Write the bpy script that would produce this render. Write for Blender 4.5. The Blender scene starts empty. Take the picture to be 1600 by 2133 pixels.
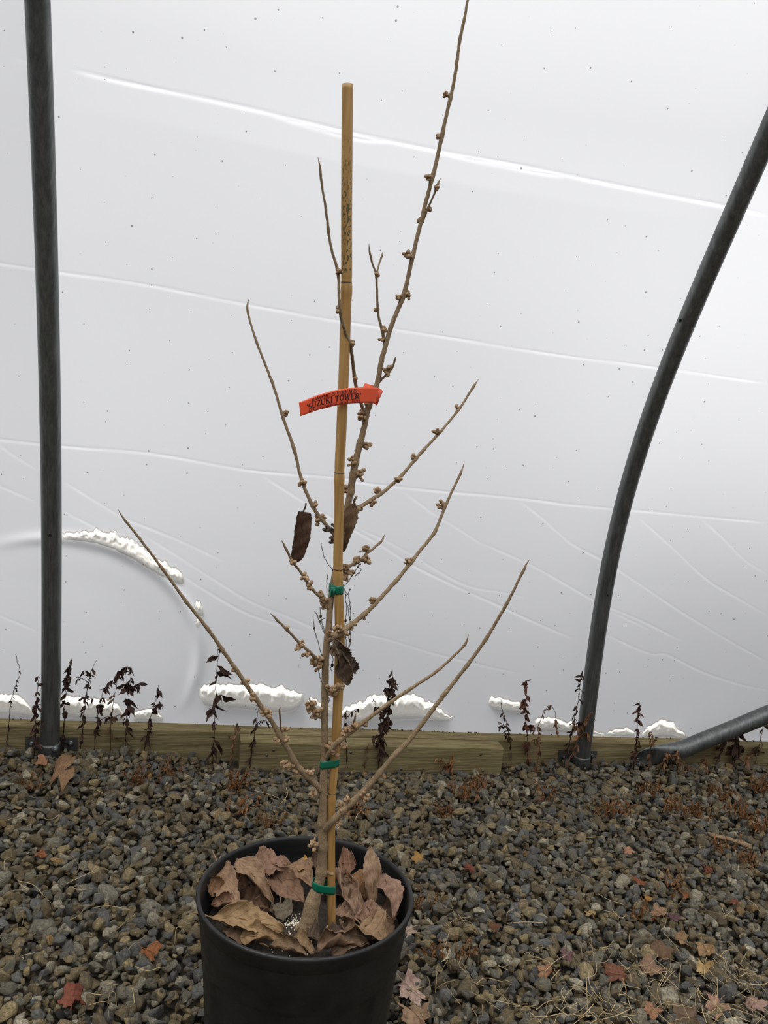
import bpy, math, random
import numpy as np
from mathutils import Vector, Matrix

rng = np.random.default_rng(7)
random.seed(7)
SC = bpy.context.scene
COL = SC.collection

# ------------------------------------------------------------------ camera
F_PX, CX, CY = 1724.0, 800.0, 1066.5
R = np.array([[0.9714933283, -0.0437545760, -0.2329940989],
              [-0.2209833493, 0.1886963143, -0.9568490269],
              [0.0858316512, 0.9810602622, 0.1736481777]])
CAM = np.array([0.0, 0.0, 0.95])
cam_data = bpy.data.cameras.new('camera')
cam_data.sensor_fit = 'AUTO'
cam_data.sensor_width = 36.0
cam_data.lens = F_PX / 2133.0 * 36.0
cam_data.clip_start = 0.02
cam = bpy.data.objects.new('camera', cam_data)
M4 = Matrix.Identity(4)
for i in range(3):
    for j in range(3):
        M4[i][j] = float(R[i, j])
    M4[i][3] = float(CAM[i])
cam.matrix_world = M4
COL.objects.link(cam)
SC.camera = cam

# ------------------------------------------------------------------ sky, sun, exposure
SUN_DIR = Vector((-0.42, 0.20, 0.90)).normalized()
SUN_STRENGTH = 3.6
SKY_GAIN = 0.85
EXPOSURE = 0.09
SC.view_settings.view_transform = 'Standard'
SC.view_settings.look = 'None'
SC.view_settings.exposure = EXPOSURE
SC.view_settings.gamma = 1.0
SC.view_settings.use_curve_mapping = False

world = bpy.data.worlds.new('overcast_sky')
SC.world = world
world.use_nodes = True
nt = world.node_tree
nt.nodes.clear()
tc = nt.nodes.new('ShaderNodeTexCoord')
sep = nt.nodes.new('ShaderNodeSeparateXYZ')
nt.links.new(tc.outputs['Generated'], sep.inputs[0])
ramp = nt.nodes.new('ShaderNodeValToRGB')
mr = nt.nodes.new('ShaderNodeMapRange')
mr.inputs[1].default_value = -1.0
mr.inputs[2].default_value = 1.0
nt.links.new(sep.outputs['Z'], mr.inputs[0])
nt.links.new(mr.outputs[0], ramp.inputs[0])
cr = ramp.color_ramp
cr.elements[0].position = 0.0
cr.elements[0].color = (0.10, 0.10, 0.105, 1)
cr.elements[1].position = 1.0
cr.elements[1].color = (4.8, 4.8, 4.8, 1)
for p, c in ((0.46, (0.12, 0.12, 0.125)), (0.52, (0.18, 0.185, 0.20)), (0.75, (0.68, 0.69, 0.71)), (0.88, (2.2, 2.2, 2.2))):
    e = cr.elements.new(p)
    e.color = (*c, 1)
bg = nt.nodes.new('ShaderNodeBackground')
bg.inputs[1].default_value = SKY_GAIN
nt.links.new(ramp.outputs[0], bg.inputs[0])
wo = nt.nodes.new('ShaderNodeOutputWorld')
nt.links.new(bg.outputs[0], wo.inputs[0])

sun_data = bpy.data.lights.new('hazy_sun', 'SUN')
sun_data.energy = SUN_STRENGTH
sun_data.angle = math.radians(25)
sun_data.color = (1.0, 0.985, 0.965)
sun = bpy.data.objects.new('hazy_sun', sun_data)
sun.rotation_euler = SUN_DIR.to_track_quat('Z', 'Y').to_euler()
sun.location = (-3, 5, 4)
COL.objects.link(sun)

# ------------------------------------------------------------------ geometry helpers
GS = 0.04991673                      # the bed falls gently to the right
GN = np.array([GS, 0.0, 1.0])


def gz(x):
    return -GS * x


def ray(px, py):
    return R @ np.array([(px - CX) / F_PX, -(py - CY) / F_PX, -1.0])


def on_plane(px, py, n, d0):
    q = ray(px, py)
    n = np.asarray(n, float)
    return CAM + q * ((d0 - n @ CAM) / (n @ q))


def at_y(px, py, y):
    return on_plane(px, py, (0, 1, 0), y)


def on_bed(px, py, h=0.0):
    return on_plane(px, py, GN, h)


def depth(P):
    return -(R.T @ (np.asarray(P) - CAM))[2]


def project(P):
    c = (np.asarray(P) - CAM) @ R
    return CX + F_PX * c[..., 0] / -c[..., 2], CY - F_PX * c[..., 1] / -c[..., 2]


def fast_mesh(name, V, faces, smooth=True, mat=None):
    """faces: list of tuples or an (n,k) array"""
    me = bpy.data.meshes.new(name)
    V = np.asarray(V, np.float32)
    if isinstance(faces, np.ndarray):
        n, k = faces.shape
        me.vertices.add(len(V))
        me.vertices.foreach_set('co', V.ravel())
        me.loops.add(n * k)
        me.loops.foreach_set('vertex_index', faces.astype(np.int32).ravel())
        me.polygons.add(n)
        me.polygons.foreach_set('loop_start', np.arange(0, n * k, k, dtype=np.int32))
        me.update(calc_edges=True)
        me.validate()
    else:
        me.from_pydata(V.tolist(), [], faces)
    if smooth:
        me.polygons.foreach_set('use_smooth', np.ones(len(me.polygons), bool))
    if mat:
        me.materials.append(mat)
    me.update()
    return me


def set_col(me, c):
    c = np.asarray(c, np.float32)
    n = len(me.vertices)
    a = me.attributes.new('tint', 'FLOAT_COLOR', 'POINT')
    if c.ndim == 1:
        c = np.tile(c, (n, 1))
    a.data.foreach_set('color', np.concatenate([c[:, :3], np.ones((n, 1), np.float32)], 1).astype(np.float32).ravel())


def set_vec(me, name, v):
    a = me.attributes.new(name, 'FLOAT_VECTOR', 'POINT')
    a.data.foreach_set('vector', np.asarray(v, np.float32).ravel())


def link(name, me, parent=None):
    o = bpy.data.objects.new(name, me)
    COL.objects.link(o)
    if parent is not None:
        o.parent = parent
        o.matrix_parent_inverse = Matrix.Translation(-parent.location) if parent.parent is None else Matrix.Identity(4)
    return o


def tag(o, label=None, cat=None, group=None, kind=None):
    if label:
        o['label'] = label
    if cat:
        o['category'] = cat
    if group:
        o['group'] = group
    if kind:
        o['kind'] = kind
    return o


def empty(name, loc):
    o = bpy.data.objects.new(name, None)
    o.location = [float(v) for v in loc]
    o.empty_display_size = 0.05
    COL.objects.link(o)
    return o


class MB:
    def __init__(s):
        s.V, s.F, s.C, s.n = [], [], [], 0

    def add(s, V, F, col=None):
        V = np.asarray(V, float)
        s.V.append(V)
        s.F += [tuple(int(i) + s.n for i in f) for f in F]
        if col is not None:
            s.C.append(np.tile(np.asarray(col, float)[:3], (len(V), 1)))
        s.n += len(V)

    def build(s, name, mat, parent=None, smooth=True):
        me = fast_mesh(name, np.concatenate(s.V), s.F, smooth, mat)
        if s.C:
            set_col(me, np.concatenate(s.C))
        return link(name, me, parent)


def catmull(P, step):
    P = np.asarray(P, float)
    if len(P) < 3:
        L = np.linalg.norm(P[-1, :3] - P[0, :3])
        t = np.linspace(0, 1, max(3, int(L / step) + 2))[:, None]
        return P[0] * (1 - t) + P[-1] * t
    Q = np.vstack([2 * P[0] - P[1], P, 2 * P[-1] - P[-2]])
    out = []
    for i in range(1, len(Q) - 2):
        p0, p1, p2, p3 = Q[i - 1:i + 3]
        n = max(2, int(np.linalg.norm((p2 - p1)[:3]) / step) + 1)
        for t in np.linspace(0, 1, n, endpoint=False):
            out.append(0.5 * (2 * p1 + (p2 - p0) * t + (2 * p0 - 5 * p1 + 4 * p2 - p3) * t * t + (3 * p1 - p0 - 3 * p2 + p3) * t ** 3))
    out.append(Q[-2])
    return np.array(out)


def tube(P, r, seg=10, cap=True, jitter=0.0):
    P = np.asarray(P, float)
    n = len(P)
    r = np.broadcast_to(np.asarray(r, float), (n,)).copy()
    T = np.gradient(P, axis=0)
    T /= np.linalg.norm(T, axis=1)[:, None] + 1e-12
    a = np.array([0.0, 0, 1]) if abs(T[0][2]) < 0.9 else np.array([1.0, 0, 0])
    u = np.cross(T[0], a)
    u /= np.linalg.norm(u)
    th = np.linspace(0, 2 * np.pi, seg, endpoint=False)
    V = []
    for i in range(n):
        u = u - T[i] * (u @ T[i])
        u /= np.linalg.norm(u)
        w = np.cross(T[i], u)
        rr = r[i] * (1 + (rng.uniform(-jitter, jitter, seg) if jitter else 0))
        V.append(P[i] + (np.cos(th) * rr)[:, None] * u + (np.sin(th) * rr)[:, None] * w)
    V = np.concatenate(V)
    F = []
    for i in range(n - 1):
        for j in range(seg):
            k = (j + 1) % seg
            F.append((i * seg + j, i * seg + k, (i + 1) * seg + k, (i + 1) * seg + j))
    if cap:
        F.append(tuple(range(seg))[::-1])
        F.append(tuple((n - 1) * seg + j for j in range(seg)))
    return V, F


def ico(sub):
    t = (1 + 5 ** 0.5) / 2
    V = [(-1, t, 0), (1, t, 0), (-1, -t, 0), (1, -t, 0), (0, -1, t), (0, 1, t), (0, -1, -t), (0, 1, -t), (t, 0, -1), (t, 0, 1), (-t, 0, -1), (-t, 0, 1)]
    F = [(0, 11, 5), (0, 5, 1), (0, 1, 7), (0, 7, 10), (0, 10, 11), (1, 5, 9), (5, 11, 4), (11, 10, 2), (10, 7, 6), (7, 1, 8),
         (3, 9, 4), (3, 4, 2), (3, 2, 6), (3, 6, 8), (3, 8, 9), (4, 9, 5), (2, 4, 11), (6, 2, 10), (8, 6, 7), (9, 8, 1)]
    V = [np.array(v, float) / np.linalg.norm(v) for v in V]
    for _ in range(sub):
        cache, G = {}, []

        def mid(a, b):
            k = (min(a, b), max(a, b))
            if k not in cache:
                m = V[a] + V[b]
                V.append(m / np.linalg.norm(m))
                cache[k] = len(V) - 1
            return cache[k]
        for a, b, c in F:
            x, y, z = mid(a, b), mid(b, c), mid(c, a)
            G += [(a, x, z), (b, y, x), (c, z, y), (x, y, z)]
        F = G
    return np.array(V), np.array(F)


ICO1, ICO2 = ico(1), ico(2)


def rot_rand(n):
    q = rng.normal(size=(n, 4))
    q /= np.linalg.norm(q, axis=1)[:, None]
    w, x, y, z = q.T
    return np.stack([np.stack([1 - 2 * (y * y + z * z), 2 * (x * y - z * w), 2 * (x * z + y * w)], -1),
                     np.stack([2 * (x * y + z * w), 1 - 2 * (x * x + z * z), 2 * (y * z - x * w)], -1),
                     np.stack([2 * (x * z - y * w), 2 * (y * z + x * w), 1 - 2 * (x * x + y * y)], -1)], 1)


def box(mb, lo, hi, shear=0.0, col=None):
    """box whose z follows the fall of the bed"""
    V = []
    for x in (lo[0], hi[0]):
        for y in (lo[1], hi[1]):
            for z in (lo[2], hi[2]):
                V.append((x, y, z + shear * x))
    mb.add(V, [(0, 1, 3, 2), (4, 6, 7, 5), (0, 4, 5, 1), (2, 3, 7, 6), (0, 2, 6, 4), (1, 5, 7, 3)], col)


# ------------------------------------------------------------------ materials
def new_mat(name):
    m = bpy.data.materials.new(name)
    m.use_nodes = True
    t = m.node_tree
    p = t.nodes['Principled BSDF']
    return m, t, p


def N(t, kind, **kw):
    n = t.nodes.new(kind)
    for k, v in kw.items():
        setattr(n, k, v)
    return n


def noise(t, vec, scale, detail=4, rough=0.55):
    n = N(t, 'ShaderNodeTexNoise')
    n.inputs['Scale'].default_value = scale
    n.inputs['Detail'].default_value = detail
    n.inputs['Roughness'].default_value = rough
    if vec is not None:
        t.links.new(vec, n.inputs['Vector'])
    return n.outputs[0]


def ramp_of(t, fac, stops):
    r = N(t, 'ShaderNodeValToRGB')
    t.links.new(fac, r.inputs[0])
    e = r.color_ramp.elements
    e[0].position, e[0].color = stops[0][0], (*stops[0][1], 1)
    e[1].position, e[1].color = stops[-1][0], (*stops[-1][1], 1)
    for p, c in stops[1:-1]:
        x = e.new(p)
        x.color = (*c, 1)
    return r.outputs[0]


def mixc(t, fac, a, b, mode='MIX'):
    m = N(t, 'ShaderNodeMix', data_type='RGBA', blend_type=mode)
    for s, v in ((m.inputs[0], fac), (m.inputs[6], a), (m.inputs[7], b)):
        if isinstance(v, (int, float)):
            s.default_value = v
        elif isinstance(v, tuple):
            s.default_value = (*v, 1)
        else:
            t.links.new(v, s)
    return m.outputs[2]


def bump(t, p, h, strength, dist):
    b = N(t, 'ShaderNodeBump')
    b.inputs['Strength'].default_value = strength
    b.inputs['Distance'].default_value = dist
    t.links.new(h, b.inputs['Height'])
    t.links.new(b.outputs[0], p.inputs['Normal'])


def obj_co(t, scale=None):
    c = N(t, 'ShaderNodeTexCoord')
    if scale is None:
        return c.outputs['Object']
    m = N(t, 'ShaderNodeMapping')
    m.inputs['Scale'].default_value = scale
    t.links.new(c.outputs['Object'], m.inputs[0])
    return m.outputs[0]


def attr(t, name):
    a = N(t, 'ShaderNodeAttribute')
    a.attribute_name = name
    return a


def translucent_mix(t, p, col, fac):
    tr = N(t, 'ShaderNodeBsdfTranslucent')
    if isinstance(col, tuple):
        tr.inputs[0].default_value = (*col, 1)
    else:
        t.links.new(col, tr.inputs[0])
    mx = N(t, 'ShaderNodeMixShader')
    mx.inputs[0].default_value = fac
    out = t.nodes['Material Output']
    t.links.new(p.outputs[0], mx.inputs[1])
    t.links.new(tr.outputs[0], mx.inputs[2])
    t.links.new(mx.outputs[0], out.inputs[0])
    return tr


def fade_clear(t, fac):
    """mix the finished surface towards clear by fac"""
    out = t.nodes['Material Output']
    src = out.inputs[0].links[0].from_socket
    tb = N(t, 'ShaderNodeBsdfTransparent')
    mx = N(t, 'ShaderNodeMixShader')
    t.links.new(fac, mx.inputs[0])
    t.links.new(src, mx.inputs[1])
    t.links.new(tb.outputs[0], mx.inputs[2])
    t.links.new(mx.outputs[0], out.inputs[0])


# white poly sheeting: milky, lets the daylight through, flecked with dirt
m_sheet, t, p = new_mat('white_poly_sheeting')
co = obj_co(t)
vs_ = N(t, 'ShaderNodeSeparateXYZ')
t.links.new(co, vs_.inputs[0])
vc_ = N(t, 'ShaderNodeCombineXYZ')
t.links.new(vs_.outputs['X'], vc_.inputs[0])
t.links.new(vs_.outputs['Z'], vc_.inputs[1])
vor = N(t, 'ShaderNodeTexVoronoi', voronoi_dimensions='2D')
vor.inputs['Scale'].default_value = 24
vor.inputs['Randomness'].default_value = 1.0
t.links.new(vc_.outputs[0], vor.inputs['Vector'])
sepc = N(t, 'ShaderNodeSeparateColor')
t.links.new(vor.outputs['Color'], sepc.inputs[0])
pw = N(t, 'ShaderNodeMath', operation='POWER')
t.links.new(sepc.outputs[0], pw.inputs[0])
pw.inputs[1].default_value = 4.0
rad = N(t, 'ShaderNodeMath', operation='MULTIPLY')
t.links.new(pw.outputs[0], rad.inputs[0])
rad.inputs[1].default_value = 0.050
lt = N(t, 'ShaderNodeMath', operation='LESS_THAN')
t.links.new(vor.outputs['Distance'], lt.inputs[0])
t.links.new(rad.outputs[0], lt.inputs[1])
sm = N(t, 'ShaderNodeMath', operation='MULTIPLY')
t.links.new(lt.outputs[0], sm.inputs[0])
sm.inputs[1].default_value = 0.75
dirt = ramp_of(t, noise(t, co, 7.0, 5), [(0.35, (0.44, 0.444, 0.46)), (0.7, (0.47, 0.473, 0.487))])
c1 = mixc(t, sm.outputs[0], dirt, (0.10, 0.095, 0.09))
t.links.new(c1, p.inputs['Base Color'])
p.inputs['Roughness'].default_value = 0.42
p.inputs['Specular IOR Level'].default_value = 0.3
translucent_mix(t, p, mixc(t, sm.outputs[0], (0.885, 0.892, 0.915), (0.15, 0.14, 0.13)), 0.55)
thin = attr(t, 'stretched')              # the film is stretched thin and clear along its folds
tm = N(t, 'ShaderNodeMapRange')
t.links.new(thin.outputs['Fac'], tm.inputs[0])
tm.inputs[3].default_value = 0.55
tm.inputs[4].default_value = 0.84
t.links.new(tm.outputs[0], [n for n in t.nodes if n.type == 'MIX_SHADER'][0].inputs[0])
bump(t, p, noise(t, co, 5, 3), 0.25, 0.01)
fade_clear(t, attr(t, 'snow_clear').outputs['Fac'])  # film opened behind snow patches to make them show bright

m_snow, t, p = new_mat('snow')
co = obj_co(t)
p.inputs['Base Color'].default_value = (0.96, 0.935, 0.87, 1)
p.inputs['Roughness'].default_value = 0.8
p.inputs['Specular IOR Level'].default_value = 0.15
translucent_mix(t, p, (0.97, 0.945, 0.875), 0.66)
bump(t, p, noise(t, co, 90, 4), 0.3, 0.004)
tm = N(t, 'ShaderNodeMapRange')                  # thin snow at the rim lets the film show
t.links.new(attr(t, 'cover').outputs['Fac'], tm.inputs[0])
tm.inputs[2].default_value = 0.5
tm.inputs[3].default_value = 1.0
tm.inputs[4].default_value = 0.0
fade_clear(t, tm.outputs[0])

m_metal, t, p = new_mat('galvanised_steel')
co = obj_co(t, (1, 1, 0.12))
c = ramp_of(t, noise(t, co, 120, 5, 0.7), [(0.3, (0.085, 0.09, 0.088)), (0.62, (0.17, 0.178, 0.175)), (0.8, (0.26, 0.27, 0.265))])
t.links.new(c, p.inputs['Base Color'])
p.inputs['Metallic'].default_value = 0.75
p.inputs['Roughness'].default_value = 0.42
bump(t, p, noise(t, co, 260, 3), 0.12, 0.001)

m_dark, t, p = new_mat('dark_bore')
p.inputs['Base Color'].default_value = (0.01, 0.01, 0.01, 1)
p.inputs['Roughness'].default_value = 0.9

m_wood, t, p = new_mat('treated_timber')
co = obj_co(t, (1.6, 22, 22))
g1 = noise(t, co, 3.2, 6, 0.62)
g2 = noise(t, obj_co(t, (3, 90, 90)), 3.0, 4, 0.7)
c = ramp_of(t, g1, [(0.28, (0.085, 0.058, 0.026)), (0.5, (0.215, 0.16, 0.072)), (0.72, (0.34, 0.285, 0.14))])
c = mixc(t, 0.5, c, ramp_of(t, g2, [(0.38, (0.07, 0.05, 0.026)), (0.65, (0.36, 0.30, 0.17))]))
c = mixc(t, ramp_of(t, noise(t, obj_co(t), 11, 4), [(0.45, (0, 0, 0)), (0.75, (0.55, 0.55, 0.55))]), c, (0.20, 0.19, 0.075))
t.links.new(c, p.inputs['Base Color'])
p.inputs['Roughness'].default_value = 0.85
p.inputs['Specular IOR Level'].default_value = 0.2
bump(t, p, g2, 0.6, 0.003)

m_bark, t, p = new_mat('witch_hazel_bark')
co = obj_co(t)
a1 = noise(t, co, 420, 4, 0.65)
a2 = noise(t, co, 40, 4)
c = ramp_of(t, a1, [(0.32, (0.145, 0.094, 0.05)), (0.52, (0.265, 0.188, 0.110)), (0.75, (0.40, 0.30, 0.195))])
c = mixc(t, ramp_of(t, a2, [(0.42, (0, 0, 0)), (0.7, (0.6, 0.6, 0.6))]), c, (0.21, 0.15, 0.085))
t.links.new(c, p.inputs['Base Color'])
p.inputs['Roughness'].default_value = 0.8
p.inputs['Specular IOR Level'].default_value = 0.25
bump(t, p, a1, 0.5, 0.0008)

m_bud, t, p = new_mat('bud_scale')
co = obj_co(t)
c = ramp_of(t, noise(t, co, 330, 4), [(0.3, (0.17, 0.10, 0.048)), (0.55, (0.33, 0.21, 0.112)), (0.8, (0.46, 0.33, 0.19))])
t.links.new(c, p.inputs['Base Color'])
p.inputs['Roughness'].default_value = 0.75
bump(t, p, noise(t, co, 700, 3), 0.4, 0.0005)

m_gall, t, p = new_mat('dark_shrivelled_bud')
c = ramp_of(t, noise(t, obj_co(t), 300, 4), [(0.3, (0.035, 0.024, 0.018)), (0.7, (0.12, 0.085, 0.06))])
t.links.new(c, p.inputs['Base Color'])
p.inputs['Roughness'].default_value = 0.85

m_bamboo, t, p = new_mat('bamboo_cane')
co = obj_co(t, (1, 1, 0.05))
c = ramp_of(t, noise(t, co, 210, 4), [(0.3, (0.30, 0.165, 0.05)), (0.55, (0.42, 0.245, 0.082)), (0.8, (0.50, 0.32, 0.125))])
spots = ramp_of(t, noise(t, obj_co(t, (1, 1, 0.5)), 520, 2, 0.4), [(0.53, (0, 0, 0)), (0.58, (1, 1, 1))])
reg = attr(t, 'sooty')
sp = N(t, 'ShaderNodeMath', operation='MULTIPLY')
t.links.new(spots, sp.inputs[0])
t.links.new(reg.outputs['Fac'], sp.inputs[1])
c = mixc(t, sp.outputs[0], c, (0.10, 0.085, 0.035))
t.links.new(c, p.inputs['Base Color'])
p.inputs['Roughness'].default_value = 0.45
p.inputs['Specular IOR Level'].default_value = 0.35

m_pot, t, p = new_mat('black_nursery_plastic')
co = obj_co(t)
c = ramp_of(t, noise(t, co, 22, 6, 0.65), [(0.4, (0.006, 0.0065, 0.007)), (0.75, (0.017, 0.016, 0.0145))])
t.links.new(c, p.inputs['Base Color'])
t.links.new(ramp_of(t, noise(t, co, 35, 5), [(0.3, (0.38, 0.38, 0.38)), (0.7, (0.62, 0.62, 0.62))]), p.inputs['Roughness'])
p.inputs['Specular IOR Level'].default_value = 0.35
bump(t, p, noise(t, co, 320, 3), 0.08, 0.001)

m_soil, t, p = new_mat('potting_mix')
co = obj_co(t)
c = ramp_of(t, noise(t, co, 160, 6, 0.7), [(0.35, (0.012, 0.009, 0.007)), (0.6, (0.045, 0.032, 0.022)), (0.8, (0.10, 0.075, 0.05))])
t.links.new(c, p.inputs['Base Color'])
p.inputs['Roughness'].default_value = 0.95
bump(t, p, noise(t, co, 190, 5, 0.7), 0.9, 0.006)

m_perlite, t, p = new_mat('perlite')
p.inputs['Base Color'].default_value = (0.72, 0.66, 0.52, 1)
p.inputs['Roughness'].default_value = 0.9

m_bed, t, p = new_mat('dark_ground_under_gravel')
co = obj_co(t)
c = ramp_of(t, noise(t, co, 60, 6, 0.7), [(0.35, (0.02, 0.016, 0.011)), (0.6, (0.055, 0.042, 0.027)), (0.8, (0.10, 0.08, 0.05))])
t.links.new(c, p.inputs['Base Color'])
p.inputs['Roughness'].default_value = 0.95
bump(t, p, noise(t, co, 70, 5, 0.7), 0.8, 0.01)

m_stone, t, p = new_mat('crushed_stone')
tint = attr(t, 'tint')
sc_ = attr(t, 'grain')
band = N(t, 'ShaderNodeMapping')
band.inputs['Scale'].default_value = (1.0, 1.0, 4.2)
t.links.new(sc_.outputs['Vector'], band.inputs[0])
s1 = noise(t, band.outputs[0], 2.9, 8, 0.75)
s2 = noise(t, sc_.outputs['Vector'], 5.5, 5, 0.7)
streak = ramp_of(t, s1, [(0.36, (0.32, 0.32, 0.32)), (0.50, (0.95, 0.95, 0.95)), (0.59, (1.55, 1.52, 1.44)), (0.69, (3.0, 2.9, 2.65))])
c = mixc(t, 1.0, tint.outputs['Color'], streak, 'MULTIPLY')
c = mixc(t, ramp_of(t, s2, [(0.5, (0, 0, 0)), (0.75, (0.6, 0.6, 0.6))]), c, (0.15, 0.115, 0.066))
t.links.new(c, p.inputs['Base Color'])
p.inputs['Roughness'].default_value = 0.48
p.inputs['Specular IOR Level'].default_value = 0.5
bump(t, p, s1, 0.8, 0.004)

m_leaf, t, p = new_mat('dry_leaf')
tint = attr(t, 'tint')
uv = attr(t, 'leafco')
sx = N(t, 'ShaderNodeSeparateXYZ')
t.links.new(uv.outputs['Vector'], sx.inputs[0])
ab = N(t, 'ShaderNodeMath', operation='ABSOLUTE')
t.links.new(sx.outputs['Y'], ab.inputs[0])
m1 = N(t, 'ShaderNodeMath', operation='MULTIPLY_ADD')
t.links.new(ab.outputs[0], m1.inputs[0])
m1.inputs[1].default_value = -0.55
t.links.new(sx.outputs['X'], m1.inputs[2])
m2 = N(t, 'ShaderNodeMath', operation='MULTIPLY')
t.links.new(m1.outputs[0], m2.inputs[0])
m2.inputs[1].default_value = 44.0
m3 = N(t, 'ShaderNodeMath', operation='SINE')
t.links.new(m2.outputs[0], m3.inputs[0])
vein = ramp_of(t, m3.outputs[0], [(0.86, (0, 0, 0)), (1.0, (1, 1, 1))])
nz = noise(t, uv.outputs['Vector'], 9, 6, 0.68)
c = mixc(t, 1.0, tint.outputs['Color'], ramp_of(t, nz, [(0.3, (0.55, 0.5, 0.46)), (0.52, (1, 1, 1)), (0.78, (1.3, 1.26, 1.2))]), 'MULTIPLY')
c = mixc(t, 0.18, c, mixc(t, vein, c, (0.10, 0.06, 0.03)))
t.links.new(c, p.inputs['Base Color'])
p.inputs['Roughness'].default_value = 0.7
p.inputs['Specular IOR Level'].default_value = 0.25
translucent_mix(t, p, c, 0.22)
hb = mixc(t, 0.5, vein, nz)
bump(t, p, hb, 0.45, 0.002)

m_weed, t, p = new_mat('dried_weed')
tint = attr(t, 'tint')
c = mixc(t, 1.0, tint.outputs['Color'], ramp_of(t, noise(t, obj_co(t), 130, 4), [(0.3, (0.55, 0.55, 0.55)), (0.7, (1.3, 1.25, 1.2))]), 'MULTIPLY')
t.links.new(c, p.inputs['Base Color'])
p.inputs['Roughness'].default_value = 0.85
p.inputs['Specular IOR Level'].default_value = 0.15

m_tape, t, p = new_mat('green_tie_tape')
p.inputs['Base Color'].default_value = (0.0, 0.125, 0.07, 1)
p.inputs['Roughness'].default_value = 0.38

m_tag, t, p = new_mat('orange_vinyl')
c = ramp_of(t, noise(t, obj_co(t), 60, 3), [(0.3, (0.86, 0.125, 0.045)), (0.7, (0.92, 0.15, 0.055))])
t.links.new(c, p.inputs['Base Color'])
p.inputs['Roughness'].default_value = 0.45
translucent_mix(t, p, (0.95, 0.16, 0.05), 0.3)

m_ink, t, p = new_mat('black_ink')
p.inputs['Base Color'].default_value = (0.025, 0.008, 0.012, 1)
p.inputs['Roughness'].default_value = 0.6

# ------------------------------------------------------------------ ground, hoop profile, sheeting
Y_POLE = 1.861
X_L, X_R = -0.2752, 1.0489
L_PTS = np.array([[0.0, 0.0], [0.002, 0.088], [0.0, 0.204], [-0.022, 0.431], [-0.042, 0.643], [-0.079, 0.843], [-0.13, 1.026], [-0.17, 1.193], [-0.217, 1.343], [-0.264, 1.479]])
R_PTS = np.array([[0.0, 0.0], [0.002, 0.145], [0.004, 0.262], [0.0, 0.473], [-0.016, 0.615], [-0.044, 0.778], [-0.089, 0.901], [-0.133, 1.015], [-0.196, 1.164], [-0.252, 1.261], [-0.304, 1.369], [-0.372, 1.491]])


def smooth_profile(Q):
    c = np.polyfit(np.r_[Q[:, 1], [0, 0.05, 0.1]], np.r_[Q[:, 0], [0, 0, 0]], 4)
    z1 = Q[-1, 1]
    y1, s1 = np.polyval(c, z1), np.polyval(np.polyder(c), z1)

    def f(z):
        z = np.asarray(z, float)
        a = np.polyval(c, np.minimum(z, z1))
        d = np.maximum(z - z1, 0)
        return a + s1 * d - 0.42 * d * d
    return f


fL, fR = smooth_profile(L_PTS), smooth_profile(R_PTS)


def prof(x, zp):
    w = (np.asarray(x, float) - X_L) / (X_R - X_L)
    w = np.clip(w, 0, 1) + 0.6 * np.tanh((w - np.clip(w, 0, 1)) / 0.6)
    return fL(zp) * (1 - w) + fR(zp) * w


BEAM_Y0, BEAM_Y1, BEAM_ZT = 1.886, 1.926, 0.0605
SP = X_R - X_L
RING = None


def sheet_y(x, zp):
    x = np.asarray(x, float)
    zp = np.asarray(zp, float)
    off = 0.024 + (BEAM_Y1 - 0.002 - Y_POLE - 0.024) * (0.5 + 0.5 * np.cos(np.pi * np.clip((zp - BEAM_ZT) / 1.0, 0, 1)))
    off = off + 0.016 * np.clip((zp - 0.5) / 1.2, 0, 1.3)      # keeps clear of the leaning hoops
    ph = (x - X_L) / SP
    ph = ph - np.floor(ph)
    bel = 0.065 * (1 - (2 * ph - 1) ** 2) ** 0.9 * np.clip((zp - 0.05) / 1.3, 0, 1)
    y = Y_POLE + prof(x, zp) + off + bel
    y = y + 0.003 * np.sin(x * 5.1 + zp * 2.2) * np.sin(zp * 4.3 - x * 1.7) * np.clip(zp - 0.1, 0, 0.3) / 0.3
    if RING is not None:
        rx, rz, ra, rb = RING
        ang = np.arctan2((zp - rz) / rb, (x - rx) / ra)
        q = np.sqrt(((x - rx) / ra) ** 2 + ((zp - rz) / rb) ** 2)
        d = (q - 1) * 0.5 * (ra + rb)
        amp = 0.009 * np.clip(0.55 + 0.8 * np.sin(ang + 0.25), 0.25, 1.0) * np.clip((ang + 0.55) / 0.35, 0, 1) * np.clip((2.1 - ang) / 0.9, 0, 1)
        y = y + amp * (np.exp(-(d / 0.014) ** 2) + 0.25 * np.exp(-((d + 0.035) / 0.05) ** 2))
    return y


def on_sheet(px, py, lift=0.0):
    """where the line of sight through (px, py) meets the sheeting; works on arrays"""
    px, py, lift = np.broadcast_arrays(np.asarray(px, float), np.asarray(py, float), np.asarray(lift, float))
    q = np.stack([(px - CX) / F_PX, -(py - CY) / F_PX, -np.ones_like(px)], -1) @ R.T
    a, b = np.full(px.shape, 0.8), np.full(px.shape, 3.2)
    for _ in range(26):
        m = 0.5 * (a + b)
        P = CAM + q * m[..., None]
        out = P[..., 1] - sheet_y(P[..., 0], P[..., 2] - gz(P[..., 0])) > 0
        b = np.where(out, m, b)
        a = np.where(out, a, m)
    return CAM + q * (a - lift / np.linalg.norm(q, axis=-1))[..., None]


pc = on_sheet(130, 1362)
pr = on_sheet(415, 1352)
pt_ = on_sheet(140, 1124)
RING = (pc[0], pc[2] - gz(pc[0]), pr[0] - pc[0], (pt_[2] - gz(pt_[0])) - (pc[2] - gz(pc[0])))

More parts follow.
